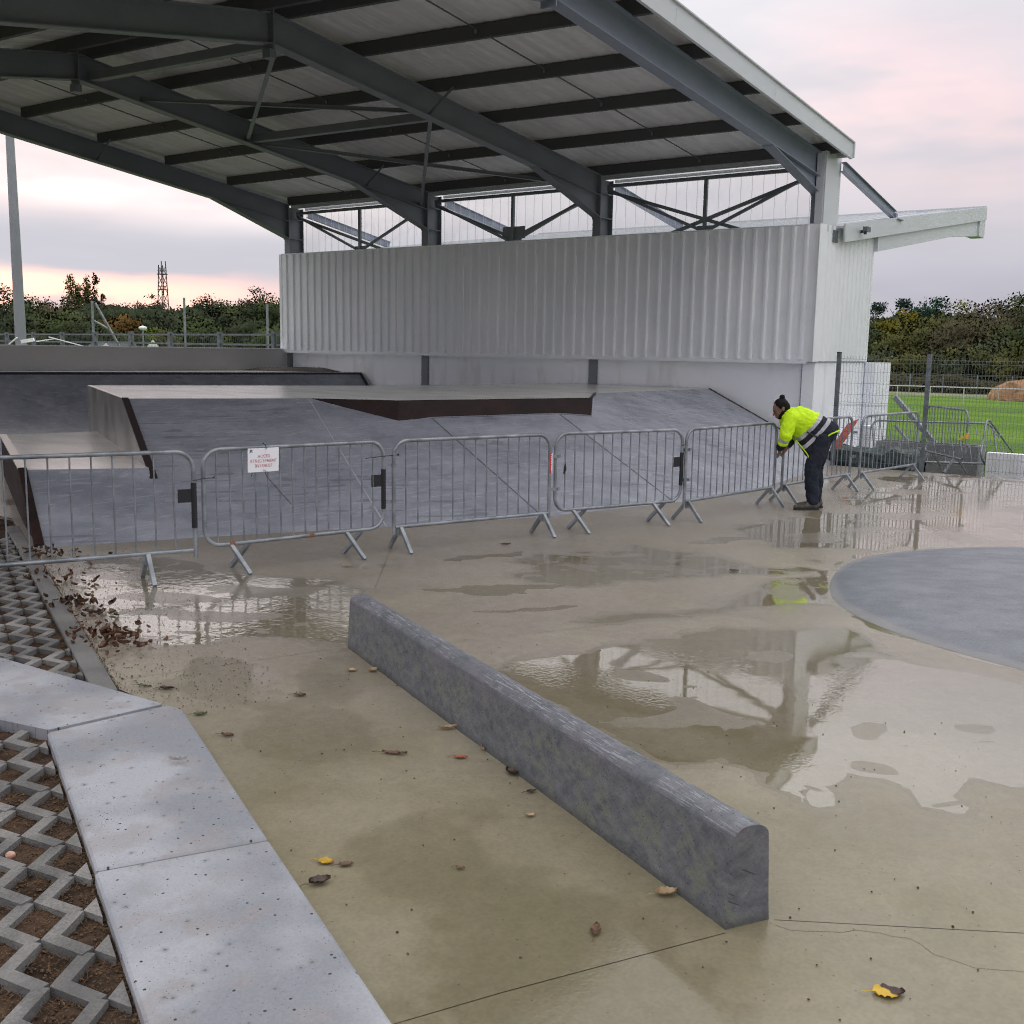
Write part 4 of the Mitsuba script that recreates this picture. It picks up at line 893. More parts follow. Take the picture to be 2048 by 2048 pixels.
for (bb, s_a, s_b, z) in ((b2, b2[3] - .22, b2[3] + .16, .955), (b1, b1[3] - .01, b1[3] + .17, .86), (b4, b4[3] - .03, b4[3] + .06, .92), (b7, b7[3] - .30, b7[3] + .1, .60), (b6, b6[3] - .02, b6[3] + .22, .52)):
    at_ = bb[1]; nm = {id(b2): 'black cable tie joining the notice barrier to the next one', id(b1): 'black cable tie joining the leftmost barrier to the notice barrier', id(b4): 'black cable tie by the black plate left of the worker', id(b7): 'black cable tie on the barrier beside the tall fence post', id(b6): 'black cable tie on the barrier just right of the worker'}[id(bb)]
    kx = thing('cable_tie', nm, 'cable tie'); put(kx, cat_([tube([at_(s_a, z - .01, .024), at_((s_a + s_b) / 2, z + .004, .026), at_(s_b, z + .008, .022), at_(s_b + .01, z + .02, .0)], .004, 6), bar(at_(s_b - .005, z + .008, .012), at_(s_b - .005, z + .008, .036), .012, .012)]), 'mat_black')
tg = thing('black_tag', 'small black tag hanging on a bar of the round-cornered barrier beside the red label', 'tag')
a4 = b4[1]; sx = b4[2] + (b4[3] - b4[2]) / 14; put(tg, trimesh.convex.convex_hull(np.array([a4(sx, .79, .01), a4(sx + .012, .70, .012), a4(sx - .02, .66, .016), a4(sx, .79, -.008), a4(sx + .012, .70, -.01), a4(sx - .02, .66, -.01)])), 'mat_black')
yb = thing('yellow_clip', 'small yellow clip on the post of the barrier right of the fence post', 'clip')
a8 = b8[1]; put(yb, cat_([tube([a8(b8[3], .72), a8(b8[3], .62)], .03, 8), bar(a8(b8[3], .66, .02), a8(b8[3] - .05, .60, .12), .02, .02)]), 'mat_yellow')
tp = thing('barrier_tape', 'torn strip of red and white tape hanging behind the barrier right of the worker', 'tape')
TA, TB = V(-6.32, 19.72, .78), V(-6.75, 19.42, .03); prp = V(.10, .02, .055); tv = []
for i, q in enumerate(np.linspace(0, 1, 12)): c = TA + (TB - TA) * q + V(0, -.05 * math.sin(q * 3.1), -.10 * math.sin(q * 3.1)); tv += [c - prp * (1 + .2 * math.sin(q * 7)), c + prp]
put(tp, tri(tv, sum([[[2 * i, 2 * i + 1, 2 * i + 2], [2 * i + 1, 2 * i + 3, 2 * i + 2]] for i in range(11)], [])), 'mat_tape', True)

# ---- welded mesh fence along the far edge of the floor
mf = thing('mesh_fence', 'galvanised welded mesh fence with square posts beyond the floor', 'fence')
YF = 19.07; PX = [-6.44, -4.872, -2.37, .13, 2.63, 5.13]
for i, x in enumerate(PX): pk = obj('fence_post', cat_([box(V(x, YF, .99), (.065, .075, 2.1))]), 'mat_galv_dark', mf); obj('post_cap', box(V(x, YF, 2.045), (.072, .082, .012)), 'mat_black', pk)
scene['mat_wire'] = prin((0.16, 0.185, 0.185), 0.5, metal=0.3)
for i in range(len(PX) - 1):
    x0, x1 = PX[i] + .035, PX[i + 1] - .035; ws = []
    for x in np.linspace(x0, x1, int((x1 - x0) / .055) + 1):
        ws.append(tube([V(x, YF, .06), V(x, YF, .52), V(x, YF - .03, .56), V(x, YF, .60), V(x, YF, 1.10), V(x, YF - .03, 1.14), V(x, YF, 1.18), V(x, YF, 1.86), V(x, YF - .035, 1.90), V(x, YF, 1.94), V(x, YF, 1.985)], .0024, 4, False))
    for z in list(np.arange(.10, 1.9, .2)) + [.54, .58, 1.12, 1.16, 1.87, 1.93]: ws.append(tube([V(x0 - .03, YF + .005, z), V(x1 + .03, YF + .005, z)], .0026, 4, False))
    obj('wire_panel', cat_(ws), 'mat_wire', mf, kind='stuff')

# ================================================================== THE WORKER
WF = V(-4.87, 13.33, 0); wr = nrm(V(.812, .584, 0)); wn = nrm(V(.584, -.812, 0))
def W3(m): m = m.copy(); v = m.vertices; m.vertices = WF + v[:, :1] * wr + v[:, 1:2] * wn + v[:, 2:3] * V(0, 0, 1); m.invert() if np.linalg.det(np.stack([wr, wn, V(0, 0, 1)])) < 0 else None; return m
J = {'pel': ((.24, 0, 1.00), .135), 'wst': ((.08, 0, 1.06), .15), 'chs': ((-.10, 0, 1.14), .15), 'upc': ((-.22, 0, 1.19), .11), 'nkb': ((-.27, 0, 1.22), .062), 'nkt': ((-.335, 0, 1.275), .056),
     'sh1': ((-.245, .17, 1.18), .065), 'el1': ((-.325, .235, .97), .045), 'wr1': ((-.362, .125, .80), .030), 'sh2': ((-.235, -.17, 1.16), .065), 'el2': ((-.14, -.215, .94), .045), 'wr2': ((-.215, -.06, .82), .030),
     'hp1': ((.19, .095, .95), .10), 'kn1': ((.075, .10, .51), .060), 'an1': ((.10, .10, .10), .042), 'hp2': ((.25, -.095, .95), .10), 'kn2': ((.185, -.10, .52), .060), 'an2': ((.195, -.10, .10), .042),
     'ft1': ((-.05, .11, .045), .022), 'he1': ((.13, .10, .045), .03), 'ft2': ((.05, -.11, .045), .022), 'he2': ((.20, -.10, .045), .03),
     'sku': ((-.352, 0, 1.335), (.094, .074, .092)), 'fac': ((-.395, 0, 1.275), (.064, .060, .072)), 'jaw': ((-.405, 0, 1.215), (.040, .042, .036)), 'bro': ((-.425, 0, 1.315), (.034, .055, .026)),
     'pa1': ((-.352, .085, .735), (.020, .030, .026)), 'pm1': ((-.358, .105, .770), .026), 'pa2': ((-.272, -.01, .745), (.020, .028, .026)), 'pm2': ((-.248, -.03, .775), .026)}
BN = [('pel', 'wst'), ('wst', 'chs'), ('chs', 'upc'), ('upc', 'nkb'), ('nkb', 'nkt'), ('nkt', 'sku'), ('sku', 'fac', 'bro'), ('fac', 'jaw'), ('upc', 'sh1'), ('sh1', 'el1'), ('el1', 'wr1'), ('upc', 'sh2'), ('sh2', 'el2'), ('el2', 'wr2'),
      ('pel', 'hp1'), ('hp1', 'kn1'), ('kn1', 'an1'), ('pel', 'hp2'), ('hp2', 'kn2'), ('kn2', 'an2'), ('an1', 'he1'), ('he1', 'ft1'), ('an2', 'he2'), ('he2', 'ft2'), ('wr1', 'pm1', 'pa1'), ('wr2', 'pm2', 'pa2')]
def nod(p, c=(-.345, 0, 1.33), a=math.radians(20)):
    x, z = p[0] - c[0], p[2] - c[2]; return (c[0] + x * math.cos(a) - z * math.sin(a), p[1], c[2] + x * math.sin(a) + z * math.cos(a))
JN = dict(J); BN2 = list(BN)
# nose, ears, fingers
JN['no1'] = ((-.448, 0, 1.285), .012); JN['no2'] = ((-.468, 0, 1.256), .013); BN2.append(('no1', 'no2'))
JN['lip'] = ((-.448, 0, 1.222), (.010, .022, .012)); BN2.append(('jaw', 'lip'))
for s in (-1, 1): JN[f'ea{s}'] = ((-.345, .076 * s, 1.30), (.020, .010, .030)); BN2.append((f'ea{s}',))
for h, (c, dx, s) in {'1': (V(-.352, .085, .735), -.004, 1), '2': (V(-.272, -.01, .745), -.012, -1)}.items():
    for i, (o, L) in enumerate(((-.024, .030), (-.008, .036), (.008, .034), (.022, .026))):
        a = c + V(dx + .004, o, -.018); b_ = a + V(dx * 2 - .012, .002, -L * .75); e = b_ + V(.016 * s * (-1 if h == '2' else -.2), -.004, -L * .45)
        for nme, p in (('a', a), ('b', b_), ('c', e)): JN[f'f{h}{i}{nme}'] = (p, .0085 if nme != 'c' else .0072)
        BN2 += [(f'f{h}{i}a', f'f{h}{i}b'), (f'f{h}{i}b', f'f{h}{i}c')]; JN[f'f{h}{i}p'] = (c + V(0, o * .7, 0), .011); BN2.append((f'f{h}{i}p', f'f{h}{i}a'))
    sd = -1 if h == '1' else 1
    a = c + V(.0, sd * .030, .012); b_ = a + V(-.012, sd * .012, -.026); e = b_ + V(-.006, -sd * .006, -.020)
    for nme, p in (('a', a), ('b', b_), ('c', e)): JN[f't{h}{nme}'] = (p, .0095)
    BN2 += [(f't{h}a', f't{h}b'), (f't{h}b', f't{h}c')]; JN[f't{h}p'] = (c + V(0, sd * .015, .018), .014); BN2.append((f't{h}p', f't{h}a'))
for k_ in ('fac', 'jaw', 'bro', 'no1', 'no2', 'lip', 'ea1', 'ea-1', 'sku'): JN[k_] = (nod(JN[k_][0]), JN[k_][1])
scene['mat_skin'] = prin(speckle((0.16, 0.085, 0.058), (0.205, 0.115, 0.08), 20, 200, 0.08), 0.5)
scene['mat_hivis'] = prin(speckle((0.50, 0.78, 0.010), (0.56, 0.83, 0.018), 12, 200, 0.05), 0.75, spec=0.3)
scene['mat_navy'] = prin(speckle((0.010, 0.013, 0.024), (0.018, 0.022, 0.036), 12, 200, 0.15), 0.8, spec=0.3)
scene['mat_reflect'] = prin(speckle((0.34, 0.34, 0.37), (0.46, 0.46, 0.49), 10, 100, 0.06), 0.4)
scene['mat_hair'] = prin((0.006, 0.005, 0.005), 0.7, spec=0.2)
scene['mat_boot'] = prin(speckle((0.055, 0.048, 0.038), (0.12, 0.105, 0.085), 25, 150, 0.2), 0.8)
scene['mat_sole'] = prin((0.02, 0.02, 0.02), 0.7)
wk = thing('person', 'person in a yellow high visibility jacket bent over a barrier to tie it', 'person')
obj('body', W3(soften(hull_chain(JN, BN2, 18), 0.008, 4)), 'mat_skin', wk, smooth=True)


def cloth(man, edge=.018, amp=.010, f=14, it=10, seed=3):
    m = soften(man, edge, it); q = m.vertices * f; dn = meshkit.fbm(np.c_[q[:, 0] * 1.3 + q[:, 2] * .6, q[:, 1], q[:, 2] * .7 - q[:, 0] * .5], 4, seed) - .5; fo = np.abs(meshkit.noise(np.c_[q[:, 0] * 1.2 + q[:, 2] * 1.2, q[:, 1] * .8, q[:, 2] * 1.5 - q[:, 0]], seed + 9) - .5); dn = dn + .55 * (fo - .25)
    m.vertices = m.vertices + m.vertex_normals * (dn * 2 * amp)[:, None]; return m


def cut(m, n, o): return trimesh.intersections.slice_mesh_plane(m, n, o)
NT = nrm(V(.749, 0, -.663)); sl = lambda m, lo, hi: (lambda q: q if hi is None else cut(q, -NT, NT * hi))(m if lo is None else cut(m, NT, NT * lo))
JT = {'s2': ((.09, 0, 1.055), (.19, .20, .20)), 's3': ((-.09, 0, 1.15), (.18, .205, .185)), 's4': ((-.20, 0, 1.185), (.15, .17, .135)), 'a': ((-.235, .155, 1.18), .098), 'b': ((-.225, -.155, 1.17), .098), 'be': ((-.06, 0, .99), (.10, .16, .11)), 'he': ((-.015, .02, .86), (.07, .15, .10)),
      'p': ((.255, 0, 1.02), (.165, .185, .155)), 'n': ((-.262, 0, 1.225), .085), 'tp': ((.03, .04, .74), (.04, .10, .06))}
jk = cloth(hull_chain(JT, [('s4', 'n'), ('s4', 'a', 'b'), ('s3', 's4', 'a', 'b'), ('s2', 's3', 'be'), ('s2', 'p'), ('s2', 'be', 'he'), ('he', 'tp', 'p')], 22), .011, .017, 15, 8)
jkey = obj('jacket', W3(sl(jk, None, -.722)), 'mat_hivis', wk, smooth=True)
obj('reflective_band', W3(sl(jk, -.722, -.672)), 'mat_reflect', jkey, smooth=True)
obj('navy_hem', W3(cat_([sl(jk, -.672, -.606), sl(jk, -.556, -.415)])), 'mat_navy', jkey, smooth=True)
obj('reflective_band', W3(sl(jk, -.606, -.556)), 'mat_reflect', jkey, smooth=True)
for s, (a, e, w_) in {1: ('sh1', 'el1', 'wr1'), -1: ('sh2', 'el2', 'wr2')}.items():
    pa, pe, pw = V(*J[a][0]), V(*J[e][0]), V(*J[w_][0])
    JS = {'a': (pa, .092), 'm': ((pa + pe) / 2 + V(-.01, 0, .01), .092), 'e': (pe, .082), 'f': (pe * .45 + pw * .55, .072), 'w': (pw + V(0, 0, .01), .050)}
    sv = cloth(hull_chain(JS, [('a', 'm'), ('m', 'e'), ('e', 'f'), ('f', 'w')], 18), .010, .014, 18, 6, 5)
    ax = nrm(pw - pe); L = np.linalg.norm(pw - pe)
    cutL = lambda t0, t1: (lambda q: q if t1 is None else cut(q, -ax, pe + ax * t1))(sv if t0 is None else cut(sv, ax, pe + ax * t0))
    skey = obj('sleeve', W3(cutL(None, L * .16)), 'mat_hivis', wk, smooth=True)
    obj('reflective_band', W3(cutL(L * .16, L * .40)), 'mat_reflect', skey, smooth=True); obj('sleeve_end', W3(cutL(L * .40, L * .62)), 'mat_hivis', skey, smooth=True)
    obj('cuff', W3(cutL(L * .62, None)), 'mat_navy', skey, smooth=True)
TR = {'p': ((.255, 0, 1.00), (.145, .17, .145)), 'h1': ((.165, .095, .93), (.135, .115, .13)), 'k1': ((.07, .10, .51), .094), 'c1': ((.085, .10, .32), .092), 'a1': ((.10, .10, .125), .082), 'h2': ((.24, -.095, .93), (.13, .11, .13)), 'k2': ((.18, -.10, .52), .092), 'c2': ((.19, -.10, .32), .09), 'a2': ((.20, -.10, .13), .08)}
obj('trousers', W3(cut(cloth(hull_chain(TR, [('p', 'h1'), ('p', 'h2'), ('h1', 'k1'), ('k1', 'c1'), ('c1', 'a1'), ('h2', 'k2'), ('k2', 'c2'), ('c2', 'a2')], 22), .012, .017, 12, 8, 8), V(0, 0, 1), V(0, 0, .075))), 'mat_navy', wk, smooth=True)
for s, u0 in ((.10, .085), (-.10, .19)):
    BT = {'h': ((u0 + .06, s, .060), (.052, .044, .046)), 'm': ((u0 - .05, s * 1.05, .055), (.06, .045, .038)), 't': ((u0 - .175, s * 1.12, .042), (.052, .046, .030)), 'c': ((u0 + .03, s, .125), .056)}
    bk = obj('boot', W3(cut(cloth(hull_chain(BT, [('h', 'm', 't'), ('h', 'c', 'm')], 18), .012, .004, 20, 6), V(0, 0, 1), V(0, 0, .020))), 'mat_boot', wk, smooth=True)
    so = sg.LineString([(u0 + .065, s), (u0 - .05, s * 1.05), (u0 - .18, s * 1.12)]).buffer(.047); obj('sole', W3(extrude(so, .026, 0.001)), 'mat_sole', bk)
HR = {'s': ((-.340, 0, 1.345), (.098, .082, .092)), 'b': ((-.302, 0, 1.30), (.065, .074, .075)), 'k': ((-.338, 0, 1.452), (.036, .034, .032)), 't': ((-.335, 0, 1.42), .03)}
HR = {k_: (nod(p_), r_) for k_, (p_, r_) in HR.items() if k_ in 'sb'} | {k_: q_ for k_, q_ in HR.items() if k_ in 'kt'}
hm = cloth(hull_chain(HR, [('s', 'b'), ('t', 'k')], 22), .010, .005, 40, 4)
obj('hair', W3(cut(hm, nrm(V(.93 * math.cos(.35) - .38 * math.sin(.35), 0, .93 * math.sin(.35) + .38 * math.cos(.35))), V(*nod((-.415, 0, 1.345))))), 'mat_hair', wk, smooth=True)
BD = {'j': ((-.400, 0, 1.205), (.044, .046, .032)), 'e': ((-.362, .052, 1.255), .022), 'f': ((-.362, -.052, 1.255), .022), 'l': ((-.398, .036, 1.225), .024), 'm': ((-.398, -.036, 1.225), .024)}
BD = {k_: (nod(p_), r_) for k_, (p_, r_) in BD.items()}
obj('beard', W3(soften(hull_chain(BD, [('j', 'l'), ('j', 'm'), ('l', 'e'), ('m', 'f')], 14), .012, 4)), 'mat_hair', wk, smooth=True)
ek = obj('eyes', W3(cat_([trimesh.creation.icosphere(2, .011).apply_translation(nod((-.446, s * .028, 1.293))) for s in (-1, 1)])), 'mat_hair', wk, smooth=True)
CO = {'a': ((-.272, 0, 1.235), (.07, .088, .055)), 'b': ((-.298, 0, 1.258), (.058, .076, .05))}
obj('collar', W3(soften(hull_chain(CO, [('a', 'b')], 18), .014, 4)), 'mat_navy', wk, smooth=True)
obj('yellow_piping', W3(cat_([tube([(.20, .175, .955), (.28, .185, 1.005), (.35, .15, 1.03), (.40, .07, 1.035)], .010, 6), tube([(-.16, .11, .905), (-.09, .15, .82), (-.02, .15, .74), (.02, .13, .675)], .007, 6)])), 'mat_hivis', wk)
obj('black_tab', W3(tube([(-.05, .19, 1.02), (.02, .205, .985), (.09, .20, .955)], .010, 6)), 'mat_black', wk)

# ================================================================== TREES AND FAR THINGS
LEAFC = {'dark': ((0.034, 0.044, 0.027), (0.060, 0.074, 0.042)), 'mid': ((0.042, 0.056, 0.026), (0.075, 0.095, 0.042)), 'olive': ((0.060, 0.066, 0.026), (0.110, 0.112, 0.044)), 'light': ((0.075, 0.110, 0.020), (0.14, 0.18, 0.035)),
         'yellow': ((0.090, 0.085, 0.014), (0.20, 0.17, 0.028)), 'brown': ((0.064, 0.060, 0.036), (0.102, 0.094, 0.058)), 'orange': ((0.080, 0.050, 0.020), (0.16, 0.10, 0.035)), 'grey': ((0.040, 0.050, 0.032), (0.085, 0.10, 0.062)), 'blue': ((0.014, 0.034, 0.024), (0.030, 0.060, 0.040))}
for nme, (c1, c2) in LEAFC.items(): scene['leaf_' + nme] = tw({'type': 'diffuse', 'reflectance': speckle(c1, c2, 0.7, 2.0, 0.10)})
scene['mat_bark'] = prin(speckle((0.035, 0.028, 0.022), (0.075, 0.062, 0.05), 3, 20, 0.2), 0.95, spec=0.1)


def leaf_cards(c, n, s, g, out=None):
    nv = g.normal(size=(n, 3)); nv /= np.linalg.norm(nv, axis=1, keepdims=True)
    a = np.cross(nv, g.normal(size=(n, 3))); a /= np.linalg.norm(a, axis=1, keepdims=True); b = np.cross(nv, a); s = s * g.uniform(.5, 1.3, n)[:, None]
    v = np.stack([c - a * s, c + b * s * .6, c + a * s, c - b * s * .6], 1).reshape(-1, 3); i = np.arange(n) * 4
    # leaves shade with the roundness of the clump they sit in
    if out is None: out = np.tile(V(0, 0, 1.), (n, 1))
    o = out / (np.linalg.norm(out, axis=1, keepdims=True) + 1e-6) + V(0, 0, .35); nv = np.where((nv * o).sum(1, keepdims=True) < 0, -nv, nv); m = .28 * nv + o
    return v, np.vstack([np.c_[i, i + 1, i + 2], np.c_[i, i + 2, i + 3]]), np.repeat(m / np.linalg.norm(m, axis=1, keepdims=True), 4, 0)
def leafy(name, parts, mat, parent=None, kind=None, label=None):
    v, f, n, o = [], [], [], 0
    for p in parts: v.append(p[0]); f.append(p[1] + o); n.append(p[2]); o += len(p[0])
    key = numbered((parent + '__' if parent else '') + name); path = meshkit.write_ply(tri(np.vstack(v), np.vstack(f)), False, normals=np.vstack(n))
    scene[key] = {'type': 'ply', 'filename': path, 'face_normals': False, 'bsdf': {'type': 'ref', 'id': mat}}
    if kind: labels[key] = {'kind': kind, 'label': label}
    return key


def tree(x, y, top, rad, col, label, shape='round', seed=0, base=-1.05, n=1500, leaf=.26, bare=0.0, group=None, name='tree', cat='tree'):
    g = np.random.default_rng(1000 + seed); Ht = top - base; t = thing(name, label, cat, group)
    if shape == 'bush': cz, rz, tr = base + Ht * .40, Ht * .50, .3
    elif shape == 'poplar': cz, rz, tr = base + Ht * .54, Ht * .42, .9
    elif shape == 'pine': cz, rz, tr = top - .9, .9, 1
    else: cz, rz, tr = base + Ht * .53, Ht * .39, .6
    k = {'poplar': 90, 'bush': 70, 'pine': 26}.get(shape, 110); cl = []
    while len(cl) < k:
        q = g.uniform(-1, 1, 3); r = np.linalg.norm(q)
        if r > 1 or r < .12: continue
        w = 1.0 if shape != 'poplar' else (1 - .55 * max(q[2], 0)); cl.append((V(x, y, cz) + q * (rad * w, rad * w, rz) * (1 + .10 * g.normal()), g.uniform(.5, 1.3)))
    lv = []; sp = rad * (.17 if shape != 'poplar' else .24)
    for c, wgt in cl:
        m = max(4, int(n / k * wgt)); p = c + g.normal(size=(m, 3)) * (sp, sp, sp * (.62 if shape != 'poplar' else 1.3)); lv.append(leaf_cards(p, m, leaf, g, (p - c) * 1.3 + (p - V(x, y, cz)) * .6))
    trunk = [tube([(x, y, base - .2), (x + .1 * g.normal(), y, base + Ht * .3), (x + .2 * g.normal(), y + .2 * g.normal(), cz + rz * .55)], [rad * .085 + .06, rad * .06 + .04, .03], 6)]
    for i in g.choice(len(cl), min(len(cl), 14 if bare == 0 else 40), replace=False):
        c = cl[i][0]; s = V(x, y, base + Ht * g.uniform(.22, .6)); trunk.append(tube([s, (s + c) / 2 + V(0, 0, .1 * rad), c], [rad * .035 + .02, rad * .02 + .012, .012], 4))
    obj('trunk', cat_(trunk), 'mat_bark', t)
    if bare < 1: leafy('crown', lv, 'leaf_' + col, t)
    return t


CW = {'dark': 'dark green', 'mid': 'mid green', 'olive': 'olive green', 'light': 'fresh light green', 'yellow': 'yellowing', 'brown': 'brownish', 'orange': 'orange brown', 'grey': 'greyish green', 'blue': 'blue green'}
LT = [(-109.5, 60.3, 8.3, 3.4, 'dark', 0, 'broad {c} tree at the far left edge behind the light mast'), (-116.8, 67.7, 7.6, 3.0, 'dark', 0, '{c} rounded tree showing just right of the light mast'), (-111.5, 66.9, 7.5, 2.8, 'brown', 0, '{c} tree between the light mast and the tall poplars'),
      (-118.9, 74.0, 10.8, .95, 'olive', 1, 'tallest and leftmost of the three slim poplars'), (-118.3, 74.8, 9.3, .8, 'olive', 1, 'short ragged poplar beside the tallest one'), (-119.5, 76.7, 10.5, .75, 'olive', 1, 'slim poplar in the middle of the row behind the leaning goal post'), (-117.3, 76.4, 10.0, .7, 'dark', 1, 'slim dark poplar at the right end of the poplar row'), (-115.2, 75.9, 7.9, .6, 'brown', 1, 'short brown poplar tip right of the poplar row'),
      (-116.2, 78.2, 7.3, 2.2, 'dark', 0, '{c} tree just right of the poplar row'), (-123.7, 84.9, 8.1, 1.8, 'brown', 2, 'almost bare tree with reddish twigs left of the lattice mast'), (-122.3, 86.9, 8.0, 2.6, 'grey', 0, '{c} hazy tree left of the lattice mast'), (-129.6, 93.8, 8.8, 2.0, 'dark', 0, 'flat topped dark tree right beside the lattice mast'), (-120.0, 90.0, 7.3, 3.0, 'grey', 0, '{c} tree right of the lattice mast'),
      (-102.1, 80.4, 7.8, 2.4, 'dark', 0, '{c} tree at the left end of the taller clump near the cladding'), (-104.8, 85.1, 7.6, 2.6, 'dark', 0, '{c} tree in the middle of the taller clump left of the cladding'), (-99.6, 83.5, 7.9, 2.7, 'mid', 0, '{c} tree in the taller clump left of the cladding'), (-94.4, 82.0, 8.4, 2.6, 'dark', 0, 'tall {c} tree close to the left end of the cladding'), (-89.4, 80.0, 8.5, 2.5, 'mid', 0, 'tall {c} tree touching the left end of the cladding'),
      (-91.5, 51.6, 4.8, 2.4, 'dark', 0, 'lower {c} tree right behind the foot of the light mast'), (-94.9, 55.7, 5.8, 2.3, 'mid', 0, 'lower {c} tree right of the light mast'), (-85.1, 52.5, 4.9, 2.7, 'mid', 0, 'bushy {c} tree below the poplars'), (-82.6, 52.8, 4.2, 2.1, 'dark', 0, 'dark round tree behind the upright goal post'), (-86.9, 58.9, 4.9, 2.1, 'orange', 0, '{c} autumn tree right of the leaning goal post'), (-89.9, 63.4, 5.6, 1.6, 'dark', 0, 'narrow {c} tree right of the orange brown tree'),
      (-77.1, 55.5, 3.9, 1.1, 'light', 3, '{c} bush above the white gables'), (-74.1, 54.6, 3.5, 1.5, 'olive', 3, '{c} bush right of the fresh green bush'), (-84.0, 63.1, 5.0, 2.4, 'grey', 0, '{c} tree below the lattice mast'), (-74.8, 58.6, 4.5, 2.1, 'mid', 0, '{c} tree behind the middle net pole'), (-77.5, 63.2, 5.0, 2.4, 'dark', 0, '{c} tree right of the middle net pole'), (-66.3, 53.2, 3.1, 1.2, 'grey', 3, 'rounded {c} bush between the two net poles'),
      (-74.4, 63.8, 4.7, 2.5, 'dark', 0, '{c} tree left of the right net pole'), (-65.7, 58.6, 4.1, 2.1, 'mid', 0, '{c} tree beside the left end of the cladding'), (-73.9, 51.4, 3.6, 1.6, 'mid', 3, '{c} bush left of the white gables'), (-98.5, 50.8, 7.0, 3.0, 'dark', 0, '{c} tree cut off by the left edge of the photo')]
for i, (x, y, z, r, c, s, lb_) in enumerate(LT):
    tree(x, y, z, r, c, lb_.format(c=CW[c]), {0: 'round', 1: 'poplar', 2: 'round', 3: 'bush'}[s], i, -1.05, {1: 4200, 2: 260, 3: 4000}.get(s, 8000), .145 if s else .155, .5 if s == 2 else 0, name={1: 'poplar', 3: 'bush'}.get(s, 'tree'), cat={1: 'poplar', 3: 'bush'}.get(s, 'tree'))
RT = [(-41.1, 133.8, 7.4, 2.6, 'dark', 0, 'dark tree touching the white end wall of the shelter'), (-32.8, 115.4, 7.4, 2.1, 'yellow', 0, '{c} autumn tree left of the tall green one'), (-31.7, 120.9, 9.1, 2.6, 'blue', 0, 'tall {c} tree right of the grandstand'), (-26.7, 108.8, 7.7, 3.1, 'olive', 0, 'large {c} tree in front of the tall green one'), (-27.1, 122.0, 8.1, 2.7, 'brown', 0, '{c} tree right of the large olive one'),
      (-23.7, 117.6, 8.0, 3.0, 'brown', 0, 'broad {c} tree second from the right edge'), (-23.0, 128.0, 9.4, 3.2, 'mid', 0, 'tall {c} tree at the right edge'), (-19.6, 118.4, 8.4, 3.0, 'dark', 0, 'dark tree cut by the right edge'), (-38.6, 129.4, 6.6, 3.0, 'dark', 0, 'dark rounded tree below the stone pine'), (-28.5, 104.2, 5.3, 2.8, 'olive', 0, 'lower {c} tree in front of the large olive one'), (-23.8, 102.3, 5.7, 2.8, 'brown', 0, 'lower {c} tree in front of the brown ones'),
      (-35.0, 112.0, 5.2, 2.4, 'mid', 0, 'low {c} tree below the yellowing one'), (-19.0, 108.0, 6.2, 3.0, 'mid', 0, 'lower {c} tree near the right edge'), (-25.6, 125.4, 9.0, 2.0, 'brown', 2, 'bare treetop sticking out above the brown trees'),
      (-29.0, 95.7, 2.7, 2.6, 'grey', 3, '{c} bush nearest the grandstand in the hedge belt'), (-25.6, 94.6, 2.5, 2.5, 'olive', 3, '{c} bush second from the grandstand'), (-23.3, 95.2, 3.0, 2.5, 'grey', 3, '{c} bush in the middle of the hedge belt'), (-21.9, 97.6, 3.3, 2.6, 'olive', 3, '{c} bush right of the middle of the hedge belt'), (-19.7, 98.0, 4.2, 2.7, 'grey', 3, 'tall {c} bush in the hedge belt'), (-16.8, 94.5, 3.8, 2.6, 'olive', 3, '{c} bush by the right edge of the photo'), (-31.8, 97.5, 2.6, 2.5, 'mid', 3, '{c} bush hidden partly by the white wall'), (-14.5, 96.0, 3.6, 2.8, 'grey', 3, '{c} bush cut by the right edge')]
for i, (x, y, z, r, c, s, lb_) in enumerate(RT):
    tree(x, y, z, r, c, lb_.format(c=CW[c]), {0: 'round', 2: 'round', 3: 'bush'}[s], 100 + i, -1.05, {2: 60, 3: 5200}.get(s, 9000), .150, .9 if s == 2 else 0, name='bush' if s == 3 else 'tree', cat='bush' if s == 3 else 'tree')
# umbrella pine with an open branch showing against the sky
pt = thing('stone_pine', 'stone pine with two dark tufts on a bare branch above the trees', 'tree')
px, py = -47.6, 162.8
obj('trunk', cat_([tube([(px - 1.0, py, -1), (px - .9, py, 4), (px - .6, py, 6.9)], [.25, .2, .15], 6), tube([(px - .6, py, 6.9), (px + .4, py, 7.4), (px + 1.1, py, 8.6), (px + 1.7, py, 9.3)], [.13, .11, .09, .05], 5), tube([(px - .6, py, 6.9), (px - 1.9, py, 7.2)], [.12, .05], 5), tube([(px + .6, py, 7.7), (px - .2, py, 8.9)], [.06, .03], 5)]), 'mat_bark', pt)
g_ = np.random.default_rng(5)
for c in (V(px + 1.8, py, 9.5), V(px - 1.9, py, 9.0)):
    p = c + np.clip(g_.normal(size=(420, 3)), -1.7, 1.7) * (.62, .6, .48); leafy('crown', [leaf_cards(p, 420, .2, g_, p - c)], 'leaf_blue', pt)
